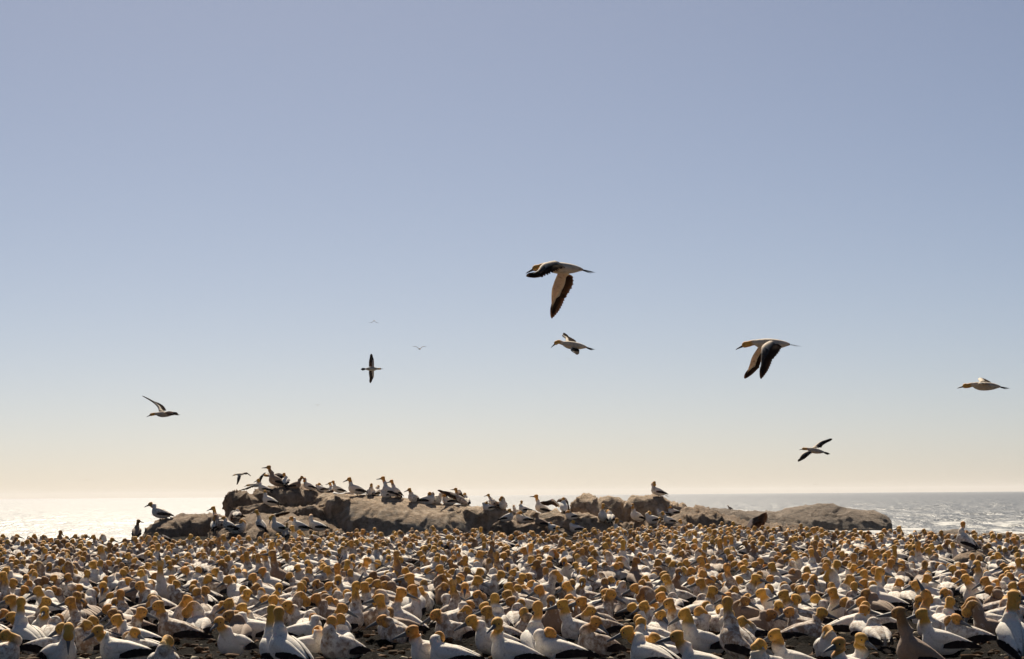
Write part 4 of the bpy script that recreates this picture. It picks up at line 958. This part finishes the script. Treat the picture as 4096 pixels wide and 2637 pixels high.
def build_clods():
    """lumps of soil and droppings lying between the nearest nests"""
    rng = np.random.RandomState(11); bm = bpy.data.meshes.new('tmp')
    t = (1 + 5 ** .5) / 2
    ico = np.array([(-1, t, 0), (1, t, 0), (-1, -t, 0), (1, -t, 0), (0, -1, t), (0, 1, t), (0, -1, -t), (0, 1, -t), (t, 0, -1), (t, 0, 1), (-t, 0, -1), (-t, 0, 1)]) / 1.9
    fi = [(0, 11, 5), (0, 5, 1), (0, 1, 7), (0, 7, 10), (0, 10, 11), (1, 5, 9), (5, 11, 4), (11, 10, 2), (10, 7, 6), (7, 1, 8), (3, 9, 4), (3, 4, 2), (3, 2, 6), (3, 6, 8), (3, 8, 9), (4, 9, 5), (2, 4, 11), (6, 2, 10), (8, 6, 7), (9, 8, 1)]
    Vs, Fs, Cs = [], [], []; off = 0
    bpy.data.meshes.remove(bm)
    gd = bpy.data.objects['ground']; bpy.context.view_layer.update(); dg = bpy.context.evaluated_depsgraph_get()
    for _ in range(6500):
        d = 16.5 + 13.5 * rng.rand() ** 1.4; x = rng.uniform(-1, 1) * d * .235
        ok, loc, *_r = gd.ray_cast(Vector((x, d, 6)), Vector((0, 0, -1)))
        if not ok: continue
        r = .010 + .030 * rng.rand() ** 3
        v = ico * (1 + .35 * rng.uniform(-1, 1, (12, 1))) * r * np.array((1 + rng.rand(), 1 + rng.rand() * .6, .5 + .4 * rng.rand()))
        a = rng.uniform(0, 6.28); c, s = math.cos(a), math.sin(a); v = v @ np.array(((c, -s, 0), (s, c, 0), (0, 0, 1)))
        Vs.append(v + np.array(loc) + np.array((0, 0, r * .2))); Fs += [tuple(i + off for i in f) for f in fi]; off += 12
        k = rng.rand(); col = np.array((.07, .038, .019)) * (.35 + 1.5 * rng.rand()) if k < .88 else np.array((.42, .36, .27))
        Cs.append(np.repeat(col[None], 12, 0))
    m, nt, b = nodes_mat('soil_clod'); at_ = N(nt, 'ShaderNodeAttribute', attribute_name='col'); L(nt, at_.outputs['Color'], b.inputs['Base Color']); b.inputs['Roughness'].default_value = .9; b.inputs['Specular IOR Level'].default_value = .1
    o = mesh_obj('soil_clods', np.concatenate(Vs), Fs, m, None, np.concatenate(Cs), smooth=True); return tag(o, 'loose dark soil clods scattered between the nearest gannets', None, None, 'stuff')

# ------------------------------------------------------------------ labels: plumage, pose and heading first, then where
PLUM = lambda d: 'clean white' if d < .15 else 'pale' if d < .45 else 'smudged' if d < .75 else 'dirt streaked' if d < 1.35 else 'brown soiled'
POSE_T = {'s': 'sitting low', 'm': 'sitting upright', 'u': 'neck stretched up', 'l': 'hunched, head sunk', 't': 'standing tall', 'h': 'standing', 'k': 'bill pointed skyward', 'p': 'arching to preen', 'b': 'head tucked back', 'q': 'preening breast', 'w': 'standing, long neck up'}
FACE_T = {0: 'facing right', 45: 'facing away right', 90: 'back to camera', 135: 'facing away left', 180: 'facing left', 225: 'facing front left', 270: 'facing camera', 315: 'facing front right'}
HEAD_T = {0: 'beak right', 45: 'head turned away', 90: 'head turned away', 135: 'head turned away', 180: 'beak left', 225: 'beak left', 270: 'beak forward', 315: 'beak right'}
COLS = [(230, 'at the left edge'), (460, 'below the glittering water'), (620, 'below the grey silhouette'), (880, 'below the rounded boulder'), (1110, 'below the dark summit bird'), (1340, 'below the lower ledge birds'),
        (1580, 'below the slab left half'), (1800, 'below the slab middle'), (1980, 'below the slab end'), (2230, 'below the dark block'), (2460, 'below the twin bumped boulder'), (2720, 'below the pointed boulder'),
        (2960, 'below the rubble ridge'), (3180, 'below the headland left half'), (3400, 'below the headland peak'), (3600, 'below the headland tip'), (3780, 'left of the small boulder'), (3990, 'below the small boulder'), (9999, 'at the right edge')]
def rows_of(b):
    d = b['dist']
    for lim, t in ((23.6, 'frontmost row'), (25.2, 'near the front'), (27.2, 'front middle'), (29.6, 'centre depth'), (32.5, 'farther back'), (99, 'far back')):
        if d < lim: return t
def col_of(b):
    for lim, t in COLS:
        if b['x'] < lim: return t
def base_label(b): return f"{PLUM(b['dirt'])} gannet, {POSE_T[b['pose']]}, {FACE_T[b['face']]}"
def make_labels(bs):
    def split(group, stage):
        if len(group) == 1 and stage >= 1: return
        if stage == 0:
            for b in group: b['label'] = f"{base_label(b)}, {rows_of(b)}, {col_of(b)}"
        elif stage == 1:
            hs = {b['head'] for b in group}
            if len({HEAD_T[h] for h in hs}) > 1:
                for b in group: b['label'] = f"{PLUM(b['dirt'])} gannet, {POSE_T[b['pose']]}, {HEAD_T[b['head']]}, {rows_of(b)}, {col_of(b)}"
        else:
            xs = sorted(group, key=lambda q: q['x']); n = len(xs)
            names = {2: ('left one', 'right one'), 3: ('leftmost', 'middle one', 'rightmost'), 4: ('leftmost', 'left inner one', 'right inner one', 'rightmost')}.get(n, ['leftmost'] + [f'between others {k}' for k in range(1, n - 1)] + ['rightmost'])
            for b, t in zip(xs, names): b['label'] += ', ' + t
    split(bs, 0)
    for st in (1, 2):
        by = {}
        for b in bs: by.setdefault(b['label'], []).append(b)
        for g in by.values():
            if len(g) > 1: split(g, st)
    for b in bs:
        for a_, c_ in ((', head turned away', ''), ('standing, long neck up', 'long neck up'), ('hunched, head sunk', 'hunched'), ('twin bumped boulder', 'twin boulder'), ('facing away ', 'turned '), ('clean white', 'white'), ('dirt streaked', 'streaked'), ('bill pointed skyward', 'bill skyward'), ('standing tall', 'standing'), ('hunched, head sunk', 'hunched'), ('farther back', 'farther')):
            if len(b['label'].split()) > 16: b['label'] = b['label'].replace(a_, c_)
        if False:
            b['label'] = b['label'].replace(', head turned away', '').replace('standing, long neck up', 'long neck up').replace('hunched, head sunk', 'hunched')
make_labels(single)
for b in single:
    if len(b['label'].split()) > 16: print('LONG', b['label'])

# ------------------------------------------------------------------ build the place
build_sea(); build_ground(); build_rocks()
bpy.context.view_layer.update(); _dg = bpy.context.evaluated_depsgraph_get()
def on_rock(x, y, d):
    """the place on the stone or soil seen at a foot pixel, near distance d"""
    p = at(x, y, d); v = (p - CAM).normalized()
    ok, loc, nrm_, *_r = S.ray_cast(_dg, CAM, v)
    if ok and abs(loc.y - d) < max(5.0, d * .08): return loc - Vector((0, 0, .015))
    # just over the edge of the stone: look straight down
    ok, loc, *_r = S.ray_cast(_dg, p + Vector((0, 0, .5)), Vector((0, 0, -1)))
    if ok and p.z - loc.z < .35: return loc - Vector((0, 0, .015))
    return p
def settle(bs):
    keep = []
    for b in bs:
        if b['loc'].y > 55:
            ok, loc, *_r = S.ray_cast(_dg, Vector((b['loc'].x, b['loc'].y, 9)), Vector((0, 0, -1)))
            if ok:
                if loc.z - b['loc'].z > 1.3: continue
                b['loc'].z = loc.z - .02
                px, py = to_px(b['loc'] + Vector((0, 0, .3)))
                if py < crest(px) - 6: continue
        keep.append(b)
    return keep
mass = settle(mass)
for b in rock_birds: b['loc'] = on_rock(b['x'], b['fy'] + 1, b['d'])
build_clods(); build_haze(.00006)
for b in single:
    lod = 0 if b['dist'] < 27 else 1
    tag(build_bird(b, lod, eyes=True), b['label'], 'gannet', 'gannets nesting close together in the colony')
for b in rock_birds:
    far = b['d'] > 200
    o = build_bird(b, 2 if far else 1, eyes=not far)
    lab = f"{PLUM(b['dirt'])} gannet {b['where']}"
    w = lab.split(); lab = ' '.join(w[:16])
    tag(o, lab, 'gannet', 'gannets on the rocks')

# birds beating or lifting a wing: foot/crown record, then the wings
def beater(x, fy, d, pose, face, head, dirt, label, region, wings, scale=None, where=None):
    b = dict(x=x, y=fy, fy=fy, pose=pose, face=HEAD[face], head=HEAD[head], dirt=dirt, d=d); make_record_world(b); b['loc'] = on_rock(x, fy, d)
    if scale: b['scale'] = scale
    g = body_geo(b['pose'], b['yaw'], b['dirt'], b['jit'], 1)
    root = empty('gannet', b['loc'], R(b['rz']), b['scale'])
    mesh_obj('body', g['V'], g['F'], M_PLUM, root, g['C'], g['D']); link_mesh('bill', SH['bill'], root, g['head']); link_mesh('tail', SH['tail'], root, g['bodym'])
    for s in (1, -1):
        link_mesh('eye', SH[('eye', s)], root, g['head'])
        if pose in STANDING: link_mesh('leg', SH[('leg', s)], root, Matrix())
    if len(wings) == 1:
        s = wings[0][3]; w = link_mesh('wing', SH[('wing', s, 1)], root, g['bodym']); link_mesh('flight_feathers', SH[('ff', s)], w, Matrix())
    for Lp, Tp, up, _ in wings: raised(root, region, d, Lp, Tp, up)
    tag(root, label, 'gannet', 'gannets with lifted wings')
RB, RC, RD, RA_ = (900, 1820, 2.336), (1800, 1820, 2.336), (2500, 1820, 2.336), (0, 1820, 2.336)
beater(1842, 2022, 63.8, 'w', 'L', 'L', .9, 'gannet on the slab beating both dark wings', RB,
    [([(2165, 370, -.1), (2110, 345, -.3), (2060, 338, -.45), (1985, 332, -.7)], [(2190, 425, -.1), (2130, 410, -.3), (2070, 380, -.45)], 1, 0),
     ([(2150, 340, .1), (2190, 325, .2), (2215, 355, .3), (2236, 425, .4)], [(2160, 400, .1), (2175, 405, .2), (2200, 425, .3)], -1, 0)])
beater(2256, 2052, 62.6, 'h', 'A', 'A', .1, 'gannet with dark wings held half open beside the tall necked bird', RC,
    [([(1030, 470, 0), (965, 412, -.1), (920, 425, -.15), (840, 447, -.3)], [(1010, 500, 0), (955, 465, -.1), (905, 475, -.15)], 1, 0),
     ([(1020, 410, 0), (1075, 400, .05), (1105, 440, .1), (1112, 528, .2)], [(985, 440, 0), (1030, 440, .05), (1065, 475, .1)], -1, 0)])
beater(1046, 2126, 61.4, 'w', 'LA', 'L', .2, 'white gannet on the lower ledge with a wing stretched out right', RB,
    [([(385, 610, 0), (440, 562, .1), (490, 545, .2), (612, 540, .5)], [(410, 660, 0), (460, 610, .1), (510, 575, .2)], -1, 1)])
beater(918, 2126, 60.8, 'h', 'L', 'L', .6, 'brownish gannet lifting a wing at the left of the lower ledge', RA_,
    [([(2130, 590, 0), (2165, 525, .05), (2225, 535, .1), (2312, 602, .2)], [(2160, 630, 0), (2190, 590, .05), (2240, 585, .1)], -1, 1)])
beater(2988, 2165, 56.0, 'm', 'R', 'R', .1, 'gannet raising one tall black wing in front of the hazy headland', RD,
    [([(1118, 775, 0), (1150, 640, .0), (1200, 588, .05), (1330, 540, .1)], [(1200, 790, 0), (1222, 705, 0), (1310, 640, .05)], -1, -1)])
S1, S2 = (0, 2080, 2.336), (1024, 2080, 2.336)
beater(262, 2235, 46.5, 'm', 'LA', 'L', 1.6, 'soiled gannet flapping a brown wing in the left half of the colony', S1,
    [([(585, 300, 0), (640, 252, .1), (690, 240, .1), (785, 285, .2)], [(620, 345, 0), (680, 355, .1), (725, 350, .1)], -1, 1)])
beater(648, 2190, 50.0, 's', 'LA', 'L', .3, 'gannet lifting a narrow pale wing in front of the rounded boulder', S1,
    [([(1515, 137, 0), (1560, 155, .05), (1595, 180, .1), (1645, 245, .2)], [(1530, 185, 0), (1565, 195, .05), (1600, 225, .1)], -1, 1)])
beater(1232, 2190, 50.0, 'm', 'L', 'L', .6, 'gannet trailing a dark open wing below the lower ledge', S2,
    [([(500, 140, 0), (575, 150, .05), (620, 180, .1), (705, 256, .2)], [(520, 205, 0), (575, 228, .05), (630, 230, .1)], -1, 1)])

make_flyers()

# the rest of the colony, too many and too small to count: one mass
def build_mass(bs):
    Vs, Fs, Cs, Ds, off = [], [], [], [], 0
    wf = {s: wing_folded_geo(s, 6, 4) for s in (1, -1)}; ff = {s: flight_folded_geo(s, 3) for s in (1, -1)}; tl = tail_geo(); bl = bill_geo()
    for b in bs:
        lod = 1 if b['dist'] < 38 else 2
        g = body_geo(b['pose'], b['yaw'], b['dirt'], b['jit'], lod)
        Mw = Matrix.Translation(b['loc']) @ Matrix.Rotation(R(b['rz']), 4, 'Z') @ Matrix.Scale(b['scale'], 4)
        items = [(g['V'], g['F'], g['C'], g['D'], Mw), (*bl, np.repeat([[.12, .13, .15]], len(bl[0]), 0), np.zeros(len(bl[0])), Mw @ g['head']), (*tl, np.repeat(BLACK[None], len(tl[0]), 0), np.zeros(len(tl[0])), Mw @ g['bodym'])]
        for s in (1, -1):
            items.append((*wf[s], np.repeat(WHITE[None], len(wf[s][0]), 0), np.full(len(wf[s][0]), b['dirt']), Mw @ g['bodym']))
            items.append((*ff[s], np.repeat(BLACK[None], len(ff[s][0]), 0), np.zeros(len(ff[s][0])), Mw @ g['bodym']))
        for V, Fc, C, D, M in items:
            A = np.array(M); V = np.asarray(V) @ A[:3, :3].T + A[:3, 3]
            Vs.append(V); Fs += [tuple(i + off for i in f) for f in Fc]; Cs.append(C); Ds.append(D); off += len(V)
    o = mesh_obj('gannet_mass', np.concatenate(Vs), Fs, M_PLUM, None, np.concatenate(Cs), np.concatenate(Ds))
    return tag(o, 'dense far part of the gannet colony, a mass of golden heads', None, None, 'stuff')
build_mass(mass)
